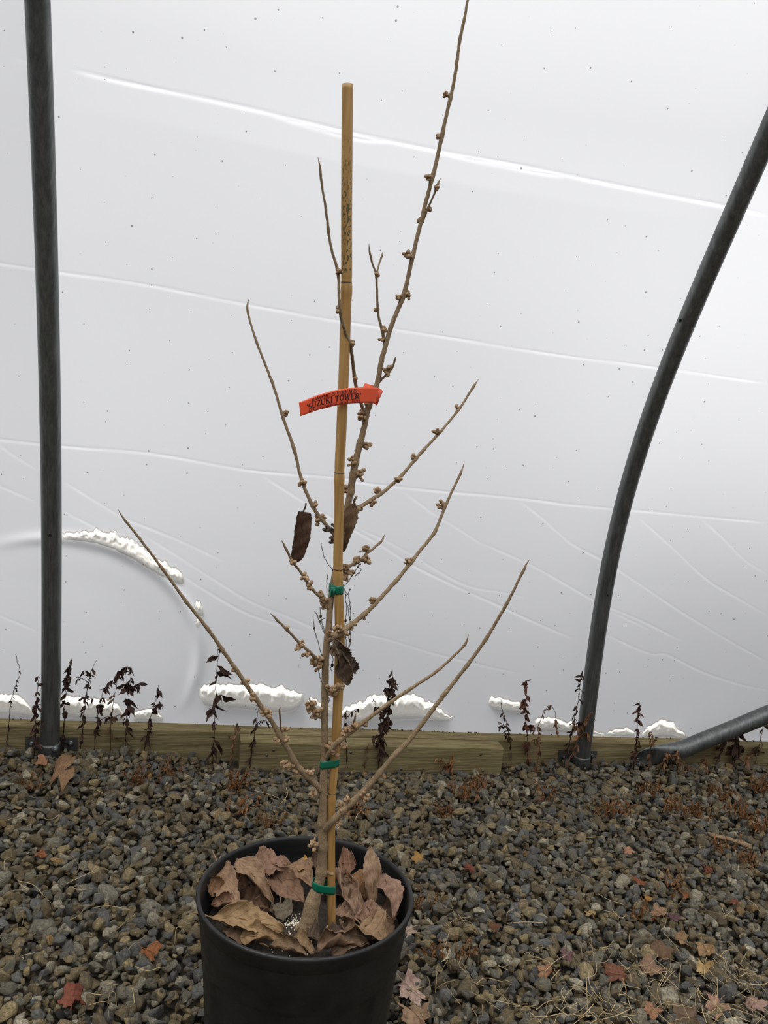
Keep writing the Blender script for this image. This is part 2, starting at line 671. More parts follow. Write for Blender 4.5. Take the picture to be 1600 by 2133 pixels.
bed_me = fast_mesh('ground', [(x, y, gz(x) - 0.014) for x in np.linspace(-4, 5, 10) for y in np.linspace(-2.5, 1.95, 10)],
                   [(i * 10 + j, (i + 1) * 10 + j, (i + 1) * 10 + j + 1, i * 10 + j + 1) for i in range(9) for j in range(9)], True, m_bed)
tag(link('ground', bed_me), 'dark earth beneath the gravel bed', 'ground', kind='structure')

# ------------------------------------------------------------------ snow lodged in sagging pockets of the film
SNOW = [
    ([(414, 1440, 1452), (425, 1426, 1475), (460, 1424, 1478), (520, 1426, 1484), (570, 1432, 1490), (585, 1428, 1492), (612, 1438, 1485), (633, 1446, 1460)],
     'long low snow bank on the sheeting between bottom left branch and main stem', 0.030, 1.2, 1),
    ([(636, 1462, 1470), (648, 1452, 1485), (665, 1462, 1492), (690, 1474, 1500)], 'small snow clump on the sheeting just left of the main stem', 0.015, 1.2, 2),
    ([(708, 1478, 1500), (745, 1464, 1506), (783, 1444, 1508), (800, 1446, 1506), (845, 1448, 1504), (865, 1444, 1503), (890, 1460, 1502), (920, 1476, 1502), (946, 1494, 1500)],
     'biggest snow heap on the sheeting just right of the bamboo cane', 0.034, 2.0, 3),
    ([(1015, 1462, 1468), (1024, 1450, 1478), (1050, 1456, 1482), (1080, 1462, 1487), (1100, 1476, 1486)], 'stubby bar of snow high on the sheeting left of the bending pole', 0.026, 0.8, 4),
    ([(1112, 1500, 1520), (1130, 1494, 1526), (1165, 1500, 1528), (1200, 1506, 1530)], 'snow bank against the sheeting touching the left side of the bending pole', 0.02, 1.4, 5),
    ([(1224, 1516, 1530), (1235, 1520, 1532), (1262, 1530, 1535)], 'thin wedge of snow just right of the bending pole', 0.012, 0.7, 6),
    ([(1262, 1530, 1536), (1280, 1521, 1537), (1305, 1517, 1538), (1325, 1528, 1539)], 'low round snow mound right of the bending pole', 0.014, 0.9, 7),
    ([(1335, 1528, 1540), (1352, 1510, 1540), (1376, 1502, 1540), (1402, 1508, 1541), (1415, 1522, 1541), (1430, 1530, 1541)], 'domed snow heap above the flattened foot of the brace pipe', 0.022, 1.2, 8),
    ([(-30, 1452, 1490), (10, 1446, 1492), (30, 1444, 1494), (52, 1460, 1494), (72, 1484, 1496)], 'snow mound against the sheeting left of the left hoop pole', 0.026, 0.9, 9),
    ([(124, 1446, 1498), (150, 1452, 1500), (185, 1457, 1501), (220, 1457, 1502), (245, 1466, 1503), (262, 1490, 1503)], 'wide snow bank on the beam right of the left hoop pole', 0.028, 0.8, 10),
    ([(276, 1490, 1504), (300, 1476, 1504), (322, 1476, 1505), (340, 1492, 1505)], 'small round snow mound on the beam under the round bulge', 0.018, 0.8, 11),
    ([(128, 1117, 1127), (160, 1108, 1129), (200, 1106, 1136), (240, 1112, 1150), (280, 1130, 1172), (320, 1154, 1196), (350, 1174, 1212), (372, 1186, 1222), (384, 1206, 1224)],
     'curved snow cap along the top of the round bulge in the sheeting', 0.020, 1.9, 12),
    ([(402, 1268, 1276), (410, 1254, 1284), (420, 1258, 1290), (424, 1270, 1282)], 'small snow lump at the right side of the round bulge', 0.012, 1.6, 13),
    ([(406, 1296, 1304), (412, 1288, 1314), (420, 1280, 1298), (424, 1280, 1290)], 'tiny snow crumb below the lump on the round bulge', 0.010, 1.2, 14),
]


def snow_profile(rows, depth_m, u, x, y):
    top = np.interp(x, rows[:, 0], rows[:, 1])
    bot = np.interp(x, rows[:, 0], rows[:, 2])
    v = (y - top) / (bot - top)
    ef = np.clip(np.minimum(u, 1 - u) / 0.10, 0, 1) ** 0.5
    vv = np.clip(v, 0, 1)
    pf = np.where(vv < 0.30, np.sin(np.pi * vv / 0.60), 0.5 + 0.5 * np.cos(np.pi * (vv - 0.30) / 0.70))
    return np.where((v >= 0) & (v <= 1), depth_m * ef * pf * np.minimum(1.0, (bot - top) / 34.0), 0.0)


def snow_cover(o, x, y):
    """how thick the snow lies: 1 in the bank, fading out over its rim and towards its foot"""
    top = np.interp(x, o[:, 0], o[:, 1])
    bot = np.interp(x, o[:, 0], o[:, 2])
    a = np.clip((y - top) / 4.0 + 1.0, 0, 1)
    a = a * np.clip((bot - y) / (0.42 * (bot - top)), 0, 1)
    return a * np.clip((x - o[0, 0]) / 6.0, 0, 1) * np.clip((o[-1, 0] - x) / 6.0, 0, 1)


def snow_outline(rows, rag, seed):
    rg = np.random.default_rng(seed)
    rows = np.array(rows, float)
    n = max(30, int((rows[-1, 0] - rows[0, 0]) / 1.6))
    x = np.linspace(rows[0, 0], rows[-1, 0], n)
    top = np.interp(x, rows[:, 0], rows[:, 1])
    bot = np.interp(x, rows[:, 0], rows[:, 2])
    k = rg.normal(size=n) * 0.25
    for w_ in (4, 9, 19):
        k = k + np.convolve(rg.normal(size=n + 40), np.hanning(w_ + 2)[1:-1] / np.hanning(w_ + 2).sum(), 'same')[20:-20] * w_ ** 0.5 * 0.8
    top = np.minimum(top + k * rag, bot - 2.0)
    return np.stack([x, top, bot], 1)


CREASES = [
    ([(150, 146), (250, 170), (420, 205), (560, 236), (735, 278), (900, 312), (1100, 349), (1300, 390), (1508, 430), (1600, 450)], 3.2),
    ([(560, 240), (735, 289), (840, 300), (1000, 338), (1180, 372)], 1.8),
    ([(-40, 543), (120, 567), (300, 593), (500, 632), (700, 668), (900, 698), (1150, 738), (1375, 767), (1600, 799)], 1.5),
    ([(-40, 912), (130, 930), (320, 946), (520, 980), (700, 995), (760, 1007), (900, 1022), (1080, 1038), (1190, 1052), (1330, 1064), (1450, 1075), (1600, 1089)], 1.7),
    ([(545, 990), (600, 1025), (660, 1062), (720, 1095), (800, 1140), (860, 1178), (950, 1222), (1040, 1262), (1100, 1290), (1200, 1333)], 1.7),
    ([(740, 1098), (830, 1140), (960, 1215), (1050, 1235), (1100, 1246)], 1.0),
    ([(835, 1020), (900, 1068), (960, 1105), (1010, 1139)], 1.0),
    ([(1000, 1130), (1080, 1165), (1140, 1195), (1240, 1252), (1340, 1295), (1425, 1338)], 1.2),
    ([(1078, 1040), (1130, 1080), (1190, 1132), (1260, 1170), (1330, 1215), (1420, 1275), (1520, 1335), (1600, 1380)], 1.3),
    ([(1327, 1075), (1400, 1140), (1470, 1205), (1530, 1242), (1600, 1282)], 1.3),
    ([(1456, 1076), (1500, 1115), (1550, 1165), (1600, 1197)], 1.2),
    ([(1258, 1320), (1350, 1360), (1390, 1352 + 12), (1460, 1398), (1540, 1425), (1600, 1438)], 1.3),
    ([(1268, 1272), (1340, 1305), (1360, 1318)], 1.1),
    ([(128, 1000), (200, 1045), (260, 1080), (330, 1108), (400, 1138), (470, 1172)], 1.3),
    ([(128, 1062), (190, 1095), (280, 1140), (350, 1180), (420, 1225), (520, 1280), (640, 1318)], 1.4),
    ([(300, 1115), (380, 1165), (450, 1210), (520, 1252), (600, 1285), (690, 1325)], 1.1),
    ([(-30, 1000), (40, 1030), (80, 1047)], 1.2),
    ([(-30, 905), (30, 950), (90, 985)], 1.0),
    ([(740, 1318), (800, 1330), (900, 1360), (1000, 1385), (1090, 1405)], 0.9),
    ([(-20, 1275), (50, 1303), (90, 1322)], 0.9),
    ([(20, 120), (60, 130)], 1.0),
]

xs = np.r_[np.arange(-1.6, -0.56, 0.02), np.arange(-0.56, 1.84, 0.003), np.arange(1.84, 3.0, 0.02)]
zs = np.r_[np.arange(BEAM_ZT - 0.06, 1.60, 0.003), np.arange(1.60, 2.40, 0.02)]
XX, ZZ = np.meshgrid(xs, zs)
FOLD = np.zeros_like(XX)
for pts, w in CREASES:
    pp = catmull([(x, y, 0) for x, y in pts], 1.6)
    n = len(pp)
    PP = on_sheet(pp[:, 0], pp[:, 1])
    for q in range(n):
        P = PP[q]
        pz = P[2] - gz(P[0])
        ii_, jj_ = int(np.searchsorted(zs, pz)), int(np.searchsorted(xs, P[0]))
        a0, a1, b0, b1 = max(ii_ - 4, 0), ii_ + 5, max(jj_ - 4, 0), jj_ + 5
        amp = min(1.0, 0.30 + 0.26 * w) * min(1.0, min(q, n - 1 - q) / 30 + 0.05) * (0.8 + 0.2 * math.sin(q * 0.05 + w))
        wd = 0.0012 + 0.00045 * w
        d2 = (XX[a0:a1, b0:b1] - P[0]) ** 2 + (ZZ[a0:a1, b0:b1] - pz) ** 2
        FOLD[a0:a1, b0:b1] = np.maximum(FOLD[a0:a1, b0:b1], amp * np.exp(-d2 / wd ** 2))
V = np.stack([XX, sheet_y(XX, ZZ) - 0.0012 * FOLD, ZZ + gz(XX)], -1).reshape(-1, 3)

# film made clear at the snow patches so daylight brightens them
U_, V_ = project(V)
CLEAR = np.zeros(len(V))
SN = []
for rows, lab_, dep_, rag_, seed_ in SNOW:
    o_ = snow_outline(rows, rag_, seed_)
    SN.append((o_, lab_, dep_ * 0.8, seed_))
    m_ = (U_ > o_[0, 0]) & (U_ < o_[-1, 0]) & (V_ > o_[:, 1].min() - 5) & (V_ < o_[:, 2].max() + 2)
    CLEAR[m_] = np.maximum(CLEAR[m_], np.clip(2 * snow_cover(o_, U_[m_], V_[m_]) - 1, 0, 1))
nx_, nz_ = len(xs), len(zs)
ii, jj = np.meshgrid(np.arange(nz_ - 1), np.arange(nx_ - 1), indexing='ij')
b0 = (ii * nx_ + jj).ravel()
Fq = np.stack([b0, b0 + 1, b0 + nx_ + 1, b0 + nx_], -1)
wall = tag(link('wall_back', fast_mesh('wall_back', V, Fq, True, m_sheet)),
           'white plastic greenhouse sheeting curving up behind the plant', 'wall', kind='structure')
fa = wall.data.attributes.new('stretched', 'FLOAT', 'POINT')
fa.data.foreach_set('value', FOLD.ravel().astype(np.float32))
fa = wall.data.attributes.new('snow_clear', 'FLOAT', 'POINT')
fa.data.foreach_set('value', CLEAR.astype(np.float32))

for o_, lab_, dep_, seed_ in SN:
    rg = np.random.default_rng(seed_ + 50)
    n, m = len(o_), 26
    lump = rg.normal(size=(n + 12, m + 12))
    for ax_ in (0, 1):
        for _ in range(4):
            lump = (np.roll(lump, 1, ax_) + 2 * lump + np.roll(lump, -1, ax_)) / 4
    lump = lump / lump.std()
    vv = np.linspace(0, 1, m - 2) ** 1.3
    u = np.linspace(0, 1, n)[:, None]
    yy = o_[:, 1:2] + (o_[:, 2:3] - o_[:, 1:2]) * vv[None]
    d = snow_profile(o_, dep_, u, o_[:, 0:1], np.minimum(yy, o_[:, 2:3] - 1e-6)) * (1 + 0.10 * lump[6:6 + n, 6:4 + m])
    yy = np.concatenate([yy[:, :1] - 4.0, yy, yy[:, -1:] + 3.0], 1)
    d = np.concatenate([np.zeros((n, 1)), d, np.zeros((n, 1))], 1)
    xx = np.repeat(o_[:, :1], m, 1)
    xx[0] -= 4.0
    xx[-1] += 4.0
    Vs = on_sheet(xx, yy, 0.0016 - d)
    cover = snow_cover(o_, xx, yy)
    Fs = [(i * m + j, (i + 1) * m + j, (i + 1) * m + j + 1, i * m + j + 1) for i in range(n - 1) for j in range(m - 1)]
    sn_ = link('snow_patch', fast_mesh('snow_patch', Vs.reshape(-1, 3), Fs, True, m_snow))
    ca_ = sn_.data.attributes.new('cover', 'FLOAT', 'POINT')
    ca_.data.foreach_set('value', cover.ravel().astype(np.float32))
    tag(sn_, lab_, 'snow', 'snow lying against the sheeting')

# ------------------------------------------------------------------ timber along the foot of the wall
def wood_box(name, x0, x1, y0, y1, z0, z1, parent=None, bev=0.003, slant=0.0):
    """board with eased edges, a little wavy along its length; slant shears its right end"""
    prof_ = []
    for cxn, czn, sx, sz in ((y0, z0, 1, 1), (y1, z0, -1, 1), (y1, z1, -1, -1), (y0, z1, 1, -1)):
        prof_.append((cxn, czn, sx, sz))
    ring = []
    order = [(0, 'z'), (0, 'y'), (1, 'y'), (1, 'z'), (2, 'z'), (2, 'y'), (3, 'y'), (3, 'z')]
    for k, ax in order:
        a, b, sx, sz = prof_[k]
        ring.append((a + (sx * bev if ax == 'y' else 0), b + (sz * bev if ax == 'z' else 0)))
    xs_ = np.linspace(x0, x1, max(8, int((x1 - x0) / 0.03)))
    V, F = [], []
    for i, x in enumerate(xs_):
        for (y, z) in ring:
            xx = x + (slant * (y1 - y) if i == len(xs_) - 1 else 0)
            V.append((xx, y + 0.0008 * math.sin(x * 9 + z * 30), z + gz(xx) + 0.0007 * math.sin(x * 13 + y * 40)))
    for i in range(len(xs_) - 1):
        for j in range(8):
            k = (j + 1) % 8
            F.append((i * 8 + j, i * 8 + k, (i + 1) * 8 + k, (i + 1) * 8 + j))
    F.append(tuple(range(8))[::-1])
    F.append(tuple((len(xs_) - 1) * 8 + j for j in range(8)))
    return link(name, fast_mesh(name, V, F, False, m_wood), parent)


tag(wood_box('timber_beam', -1.6, 3.0, BEAM_Y0, BEAM_Y1, -0.05, BEAM_ZT),
    'long weathered timber beam running along the foot of the plastic sheeting', 'beam')
block = tag(wood_box('timber_block', 0.150, 0.8155, BEAM_Y0 - 0.046, BEAM_Y0 - 0.0035, -0.03, 0.0580),
            'short greenish timber offcut screwed to the long beam behind the plant', 'timber')
for (sx_, sy_) in ((570, 1563), (556, 1573), (1002, 1572), (836, 1602), (731, 1567), (1006, 1606)):
    P = at_y(sx_, sy_, BEAM_Y0 - 0.046)
    mb = MB()
    mb.add(*tube([P + (0, 0.004, 0), P + (0, -0.0006, 0), P + (0, -0.0016, 0)], [0.0036, 0.0036, 0.0024], 12))
    mb.build('screw', m_metal, block)

# ------------------------------------------------------------------ hoop poles and brace
def pole(name, X0, f, label, rad, tilt_px):
    root = empty(name, (X0, Y_POLE, gz(X0)))
    z = np.linspace(-0.03, 1.95, 110)
    P = np.stack([np.full_like(z, X0), Y_POLE + f(np.maximum(z, 0)), z + gz(X0)], -1)
    mb = MB()
    mb.add(*tube(P, rad, 32))
    mb.build('tube', m_metal, root)
    tag(root, label, 'hoop pole', 'galvanised hoops holding up the sheeting')
    mb = MB()                       # ground sleeve the hoop drops into
    zz = np.array([-0.04, 0.030, 0.034, 0.0345])
    mb.add(*tube(np.stack([np.full(4, X0), np.full(4, Y_POLE), zz + gz(X0)], -1), np.array([rad + 0.0022] * 2 + [rad + 0.0018, rad]), 32))
    mb.build('sleeve', m_metal, root)
    mb = MB()                       # weld bead down the tube
    zb = np.linspace(0.0, 1.95, 90)
    Pb = np.stack([np.full_like(zb, X0 - rad * 0.25), Y_POLE + f(zb) - rad * 0.968, zb + gz(X0)], -1)
    mb.add(*tube(Pb, 0.0009, 6))
    mb.build('seam', m_metal, root)
    return root


def bolt_hole(root, px, py, f, X0, rad, r=0.0035):
    y = Y_POLE
    for _ in range(8):
        P = at_y(px, py, y)
        y = Y_POLE + float(f(P[2] - gz(X0))) - math.sqrt(max(0.0, rad ** 2 - (P[0] - X0) ** 2)) - 0.0008
    th = np.linspace(0, 2 * np.pi, 16, endpoint=False)
    mb = MB()
    mb.add([P + np.array([math.cos(a) * r, 0, math.sin(a) * r * 1.25]) for a in th] +
           [P + np.array([math.cos(a) * r, 0.004, math.sin(a) * r * 1.25]) for a in th],
           [tuple(range(16))] + [(i, (i + 1) % 16, 16 + (i + 1) % 16, 16 + i) for i in range(16)])
    mb.build('bolt_hole', m_dark, root)


def hexbolt(root, P, d, r=0.006, name='bolt'):
    d = np.asarray(d, float) / np.linalg.norm(d)
    mb = MB()
    mb.add(*tube([P, P + d * 0.002], r * 1.5, 16))
    mb.add(*tube([P + d * 0.002, P + d * 0.007, P + d * 0.0078], [r, r, r * 0.7], 6))
    return mb.build(name, m_metal, root)


pl_ = pole('hoop_pole', X_L, fL, 'upright galvanised hoop pole standing at the left edge', 0.0205, 0)
pr_ = pole('hoop_pole', X_R, fR, 'galvanised hoop pole right of the plant bending up to the right', 0.0208, 0)
bolt_hole(pl_, 104, 1116, fL, X_L, 0.0205, 0.0032)
bolt_hole(pr_, 1418, 668, fR, X_R, 0.0208, 0.003)
bolt_hole(pr_, 1266, 1241, fR, X_R, 0.0208, 0.0026)
# strap brackets to the beam
P = at_y(115, 1561, Y_POLE - 0.0215)
hexbolt(pl_, P, (0.25, -1, 0), 0.0052)
for root, X0, sides in ((pl_, X_L, (-1, 1)), (pr_, X_R, (-1, 1))):
    for s in sides:
        mb = MB()
        x0, x1 = X0 + s * 0.016, X0 + s * 0.056
        lo, hi = min(x0, x1), max(x0, x1)
        box(mb, (lo, BEAM_Y0 - 0.0035, 0.006), (hi, BEAM_Y0 - 0.0005, 0.036), -GS)
        br = mb.build('bracket', m_metal, root, False)
        hexbolt(root, np.array([X0 + s * 0.042, BEAM_Y0 - 0.0035, 0.021 + gz(X0)]), (0, -1, 0), 0.0042)

brace = empty('brace_pipe', on_bed(1345, 1590))
YB = BEAM_Y0 - 0.024
bp = [(1322, 1588, 26), (1350, 1578, 40), (1385, 1570, 42), (1425, 1559, 36), (1470, 1541, 35), (1530, 1517, 35), (1600, 1488, 36), (1720, 1441, 37), (2000, 1330, 40)]
Pb = np.array([list(at_y(x, y, YB)) + [w] for x, y, w in bp])
Pb = catmull(Pb, 0.012)
n = len(Pb)
V, F = [], []
T = np.gradient(Pb[:, :3], axis=0)
T /= np.linalg.norm(T, axis=1)[:, None]
for i in range(n):
    up = np.cross(T[i], (0, 1, 0))
    up /= np.linalg.norm(up)
    if up[2] < 0:
        up = -up
    hw = Pb[i, 3] * 0.5 * depth(Pb[i, :3]) / F_PX
    s = np.clip((Pb[i, 0] - Pb[0, 0]) / 0.14, 0, 1)
    s = s * s * (3 - 2 * s)
    hd = 0.0035 * (1 - s) + hw * s          # flattened at the foot
    cy_ = YB + (0.016 * (1 - s))
    for k in range(28):
        a = 2 * np.pi * k / 28
        ca, sa = math.cos(a), math.sin(a)
        if s < 0.5:
            sa2 = math.copysign(abs(sa) ** 0.7, sa)
        else:
            sa2 = sa
        pos = np.array([Pb[i, 0], cy_, Pb[i, 2]]) + up * hw * sa2 + np.array([0, 1, 0]) * (hd * ca - 0.012 * (1 - s) * sa2 * sa2)
        V.append(pos)
for i in range(n - 1):
    for k in range(28):
        F.append((i * 28 + k, i * 28 + (k + 1) % 28, (i + 1) * 28 + (k + 1) % 28, (i + 1) * 28 + k))
F.append(tuple(range(28)))
mb = MB()
mb.add(V, F)
mb.build('tube', m_metal, brace)
hexbolt(brace, at_y(1327, 1583, YB + 0.013), (0, -1, 0), 0.005)
tag(brace, 'galvanised brace pipe with flattened foot slanting up at the right edge', 'pipe')

# ------------------------------------------------------------------ pot
POT_C = at_y(638, 1855, 0.966)
POT_H = POT_C[2] - gz(POT_C[0])
RIM = 0.1405
TILT = 0.066                        # the pot leans back a touch on the stones
pot = empty('plant_pot', (POT_C[0], POT_C[1], gz(POT_C[0])))
tag(pot, 'large round black plastic nursery pot holding the bare shrub', 'pot')


def lathe(profile, seg=160, mod=None):
    V, F = [], []
    for (r, z) in profile:
        for k in range(seg):
            a = 2 * np.pi * k / seg
            rr = r + (mod(a, z) if mod else 0)
            V.append((POT_C[0] + rr * math.cos(a), POT_C[1] + rr * math.sin(a), POT_C[2] + z - TILT * rr * math.sin(a)))
    m = len(profile)
    for i in range(m - 1):
        for k in range(seg):
            l = (k + 1) % seg
            F.append((i * seg + k, i * seg + l, (i + 1) * seg + l, (i + 1) * seg + k))
    return V, F


def panels(a, z):
    """vertical recessed panels pressed into the side of the pot"""
    if z > -0.082:
        return 0.0
    f = min(1.0, (-0.082 - z) / 0.006)
    b = (a / (2 * np.pi) * 8 + 0.34) % 1.0
    e = min(b, 1 - b)
    return -0.0042 * f * min(1.0, max(0.0, (0.115 - e) / 0.012))


body = [(0.0, -POT_H + 0.004), (0.108, -POT_H + 0.004), (0.1135, -POT_H + 0.008), (0.1165, -POT_H + 0.03)]
body += [(0.1165 + (0.1295 - 0.1165) * s, -POT_H + 0.03 + (POT_H - 0.03 - 0.085) * s) for s in np.linspace(0.1, 1, 10)]
body += [(0.1300, -0.081), (0.1312, -0.076), (0.1318, -0.060), (0.1332, -0.056), (0.1342, -0.040), (0.1352, -0.022)]
mb = MB()
mb.add(*lathe(body, mod=panels))
inner = [(0.1332, -0.020), (0.1325, -0.036), (0.1305, -0.039), (0.1300, -0.054), (0.1285, -0.058), (0.127, -0.09), (0.12, -0.13)]
mb.add(*lathe(inner))
mb.build('body', m_pot, pot)
rimp = [(0.1352, -0.023), (0.1372, -0.020), (0.1392, -0.010), (0.1408, -0.004), (RIM + 0.0008, -0.0015), (RIM, 0.0008), (RIM - 0.002, 0.0018), (RIM - 0.0042, 0.0008),
        (RIM - 0.0056, -0.003), (0.1345, -0.012), (0.1332, -0.0205)]
mb = MB()
mb.add(*lathe(rimp))
mb.build('rim', m_pot, pot)

SOIL_DZ = -0.047
SOIL_Z = POT_C[2] + SOIL_DZ


def soil_at(px, py, h=0.0):
    return on_plane(px, py, (0, TILT, 1), SOIL_Z + h + TILT * POT_C[1])


def soil_h(x, y):
    r = math.hypot(x - POT_C[0], y - POT_C[1])
    return SOIL_Z - TILT * (y - POT_C[1]) + 0.004 * math.sin(x * 70) * math.sin(y * 63 + 1) - 0.002


V, F = [], []
nr, na = 14, 60
V.append((POT_C[0], POT_C[1], soil_h(POT_C[0], POT_C[1])))
for i in range(1, nr + 1):
    for k in range(na):
        a = 2 * np.pi * k / na
        r = 0.1278 * i / nr
        x, y = POT_C[0] + r * math.cos(a), POT_C[1] + r * math.sin(a)
        V.append((x, y, soil_h(x, y)))
for k in range(na):
    F.append((0, 1 + k, 1 + (k + 1) % na))
for i in range(nr - 1):
    for k in range(na):
        l = (k + 1) % na
        F.append((1 + i * na + k, 1 + i * na + l, 1 + (i + 1) * na + l, 1 + (i + 1) * na + k)[::-1])
tag(link('potting_soil', fast_mesh('potting_soil', V, [f[::-1] for f in F], True, m_soil)),
    'dark potting mix filling the black pot', 'soil', kind='stuff')
mb = MB()
for k in range(170):
    if k < 120:
        px, py = rng.normal(612, 16), rng.normal(1926, 9)
    else:
        px, py = rng.uniform(560, 730), rng.uniform(1895, 1985)
    P = soil_at(px, py)
    s = rng.uniform(0.0004, 0.0012) * (1.3 if rng.random() < .12 else 1)
    mb.add(ICO1[0] * s * rng.uniform(0.7, 1.2, 3) + np.array([P[0], P[1], soil_h(P[0], P[1]) + s * 0.8]), ICO1[1])
tag(mb.build('perlite_grains', m_perlite), 'pale perlite grains scattered on the soil at the stem foot', 'perlite', kind='stuff')

# ------------------------------------------------------------------ the shrub
YP = soil_at(692, 1936)[1]
shrub = empty('witch_hazel_shrub', soil_at(650, 1925))
tag(shrub, 'young bare shrub with clustered buds growing in the black pot', 'shrub')


def limb(pts, dy0, dy1, step=0.004, rooted=False):
    """pts: (px, py, width px); returns resampled centres and radii"""
    A = np.array(pts, float)
    L = np.r_[0, np.cumsum(np.hypot(*np.diff(A[:, :2], axis=0).T))]
    L /= L[-1]
    Q = []
    LT = float(np.hypot(*np.diff(A[:, :2], axis=0).T).sum())
    for (x, y, w), s in zip(A, L):
        dy = np.interp(s, np.linspace(0, 1, len(dy0)), dy0) if hasattr(dy0, '__len__') else dy0 + (dy1 - dy0) * s
        if rooted:
            dy *= min(1.0, s * LT / 30.0)
        P = at_y(x, y, YP + dy)
        Q.append([*P, w * 0.5 * depth(P) / F_PX])
    return catmull(Q, step)


BUDS = {}


def bud_cluster(parent, path, px, py, size=1.0, mat=None, pointed=False):
    """a knot of small round buds at an image position, at the depth of the nearest point of its limb"""
    u, v = project(path[:, :3])
    i = int(np.argmin((u - px) ** 2 + (v - py) ** 2))
    base = path[i, :3]
    C0 = at_y(px, py, base[1] + rng.uniform(-0.004, 0.003))
    k = depth(C0) / F_PX
    mb = MB()
    n = int(round(3 + 7 * size))
    out = C0 - base
    on = out / (np.linalg.norm(out) + 1e-9)
    for b in range(n):
        d = rng.normal(size=3)
        d /= np.linalg.norm(d)
        d[1] *= 0.8
        c = C0 + d * k * 11.0 * size ** .7 * rng.uniform(0.35, 1.0)
        r = k * rng.uniform(3.0, 4.6) * (0.85 + 0.15 * size)
        ax = c - base + d * 0.002
        ax /= np.linalg.norm(ax) + 1e-9
        h = ICO2[0] @ ax
        S = ICO2[0] * r * (1 - 0.10 * h[:, None])
        S = S + ax * (h * r * 0.22)[:, None]
        q = np.arctan2(ICO2[0] @ np.cross(ax, (0.3, 0.9, 0.2)), ICO2[0] @ np.cross(ax, np.cross(ax, (0.3, 0.9, 0.2))))
        S *= (1 + 0.09 * np.cos(4 * q) * np.clip(h, 0, 1))[:, None]
        mb.add(S + c, ICO2[1])
        mb.add(*tube([base + (C0 - base) * 0.5 + rng.normal(size=3) * 0.0006, c], [k * 1.2, k * 1.0], 6))
    if pointed:
        mb.add(*tube(catmull([C0, C0 + np.array([0.001, 0, 0.006]), C0 + np.array([0.0015, 0, 0.0135])], 0.002)[:, :3], np.interp(np.linspace(0, 1, len(catmull([C0, C0 + np.array([0.001, 0, 0.006]), C0 + np.array([0.0015, 0, 0.0135])], 0.002))), [0, .5, 1], [0.0012, 0.0018, 0.0002]), 8))
    return mb.build('bud_cluster', mat or m_bud, parent)


def grow(name, pts, dy0, dy1, buds=(), tip=True, seg=12, nodes=()):
    Q = limb(pts, dy0, dy1, rooted=pts[0][1] > 1300)
    r = Q[:, 3].copy()
    u, v = project(Q[:, :3])
    for (nx, ny) in list(nodes) + [(b[0], b[1]) for b in buds]:
        d2 = (u - nx) ** 2 + (v - ny) ** 2
        if d2.min() < 30 ** 2:
            i = int(np.argmin(d2))
            r *= 1 + 0.22 * np.exp(-((np.arange(len(r)) - i) / 1.3) ** 2)
    if tip:
        k = min(6, len(r) // 4)
        r[-k:] *= np.linspace(1.15, 0.35, k)
    r *= 1 + rng.normal(0, 0.015, len(r))
    P = Q[:, :3] + rng.normal(0, 0.00015, (len(r), 3))
    mb = MB()
    mb.add(*tube(P, r, seg, True, 0.02))
    o = mb.build(name, m_bark, shrub)
    for b in buds:
        bud_cluster(o, Q, *b)
    return o, Q


T_PTS = [(640, 1940, 40), (646, 1905, 34), (653, 1874, 31), (661, 1850, 23), (668, 1825, 20.5), (672, 1784, 20), (673, 1714, 19.5), (673, 1677, 18), (674, 1636, 16.5), (675.5, 1588, 14.5),
         (676, 1525, 15), (677, 1425, 15), (680, 1350, 14.5), (685, 1300, 13.5), (689, 1250, 13), (697, 1200, 13), (707, 1140, 13), (719, 1078, 14), (728, 1036, 14), (735, 995, 14.5), (742, 956, 13.5),
         (757, 897, 12.5), (763, 867, 12.5), (771, 838, 11.5), (786, 798, 10.8), (793, 759, 10.6), (803, 720, 10.2), (816, 677, 9.6), (842, 611, 8.9), (857, 546, 8.7), (873, 479, 8.5),
         (887, 422, 8.6), (909, 337, 8.3), (927, 253, 7.6), (946, 169, 7.0), (958, 84, 6.2), (967, 42, 6.0), (974, 0, 5.2), (978, -35, 4.6), (982, -70, 4.0)]
TDY = [float(np.interp(-y, [-1320, -1230, -1150, -1080, -820, 0], [0, 0.008, 0.022, 0.027, 0.031, 0.04])) for y in np.linspace(1940, -70, 40)]
T_BUDS = [(653, 1759, 1.0, None, True), (686, 1712, 0.8), (684, 1815, 0.7), (763, 929, 1.0), (735, 959, 1.4), (751, 988, 1.3), (722, 1020, 1.1), (765, 843, 0.5), (931, 200, 0.5), (914, 285, 0.25),
          (891, 367, 0.7), (851, 531, 1.0), (849, 616, 0.7), (832, 620, 0.5), (686, 1102, 1.1, m_gall), (691, 1124, 0.9, m_gall), (705, 1098, 0.7, m_gall)]
trunk, TQ = grow('trunk', T_PTS, TDY, None, T_BUDS, seg=18,
                 nodes=[(965, 50), (955, 82), (953, 135), (925, 275)])

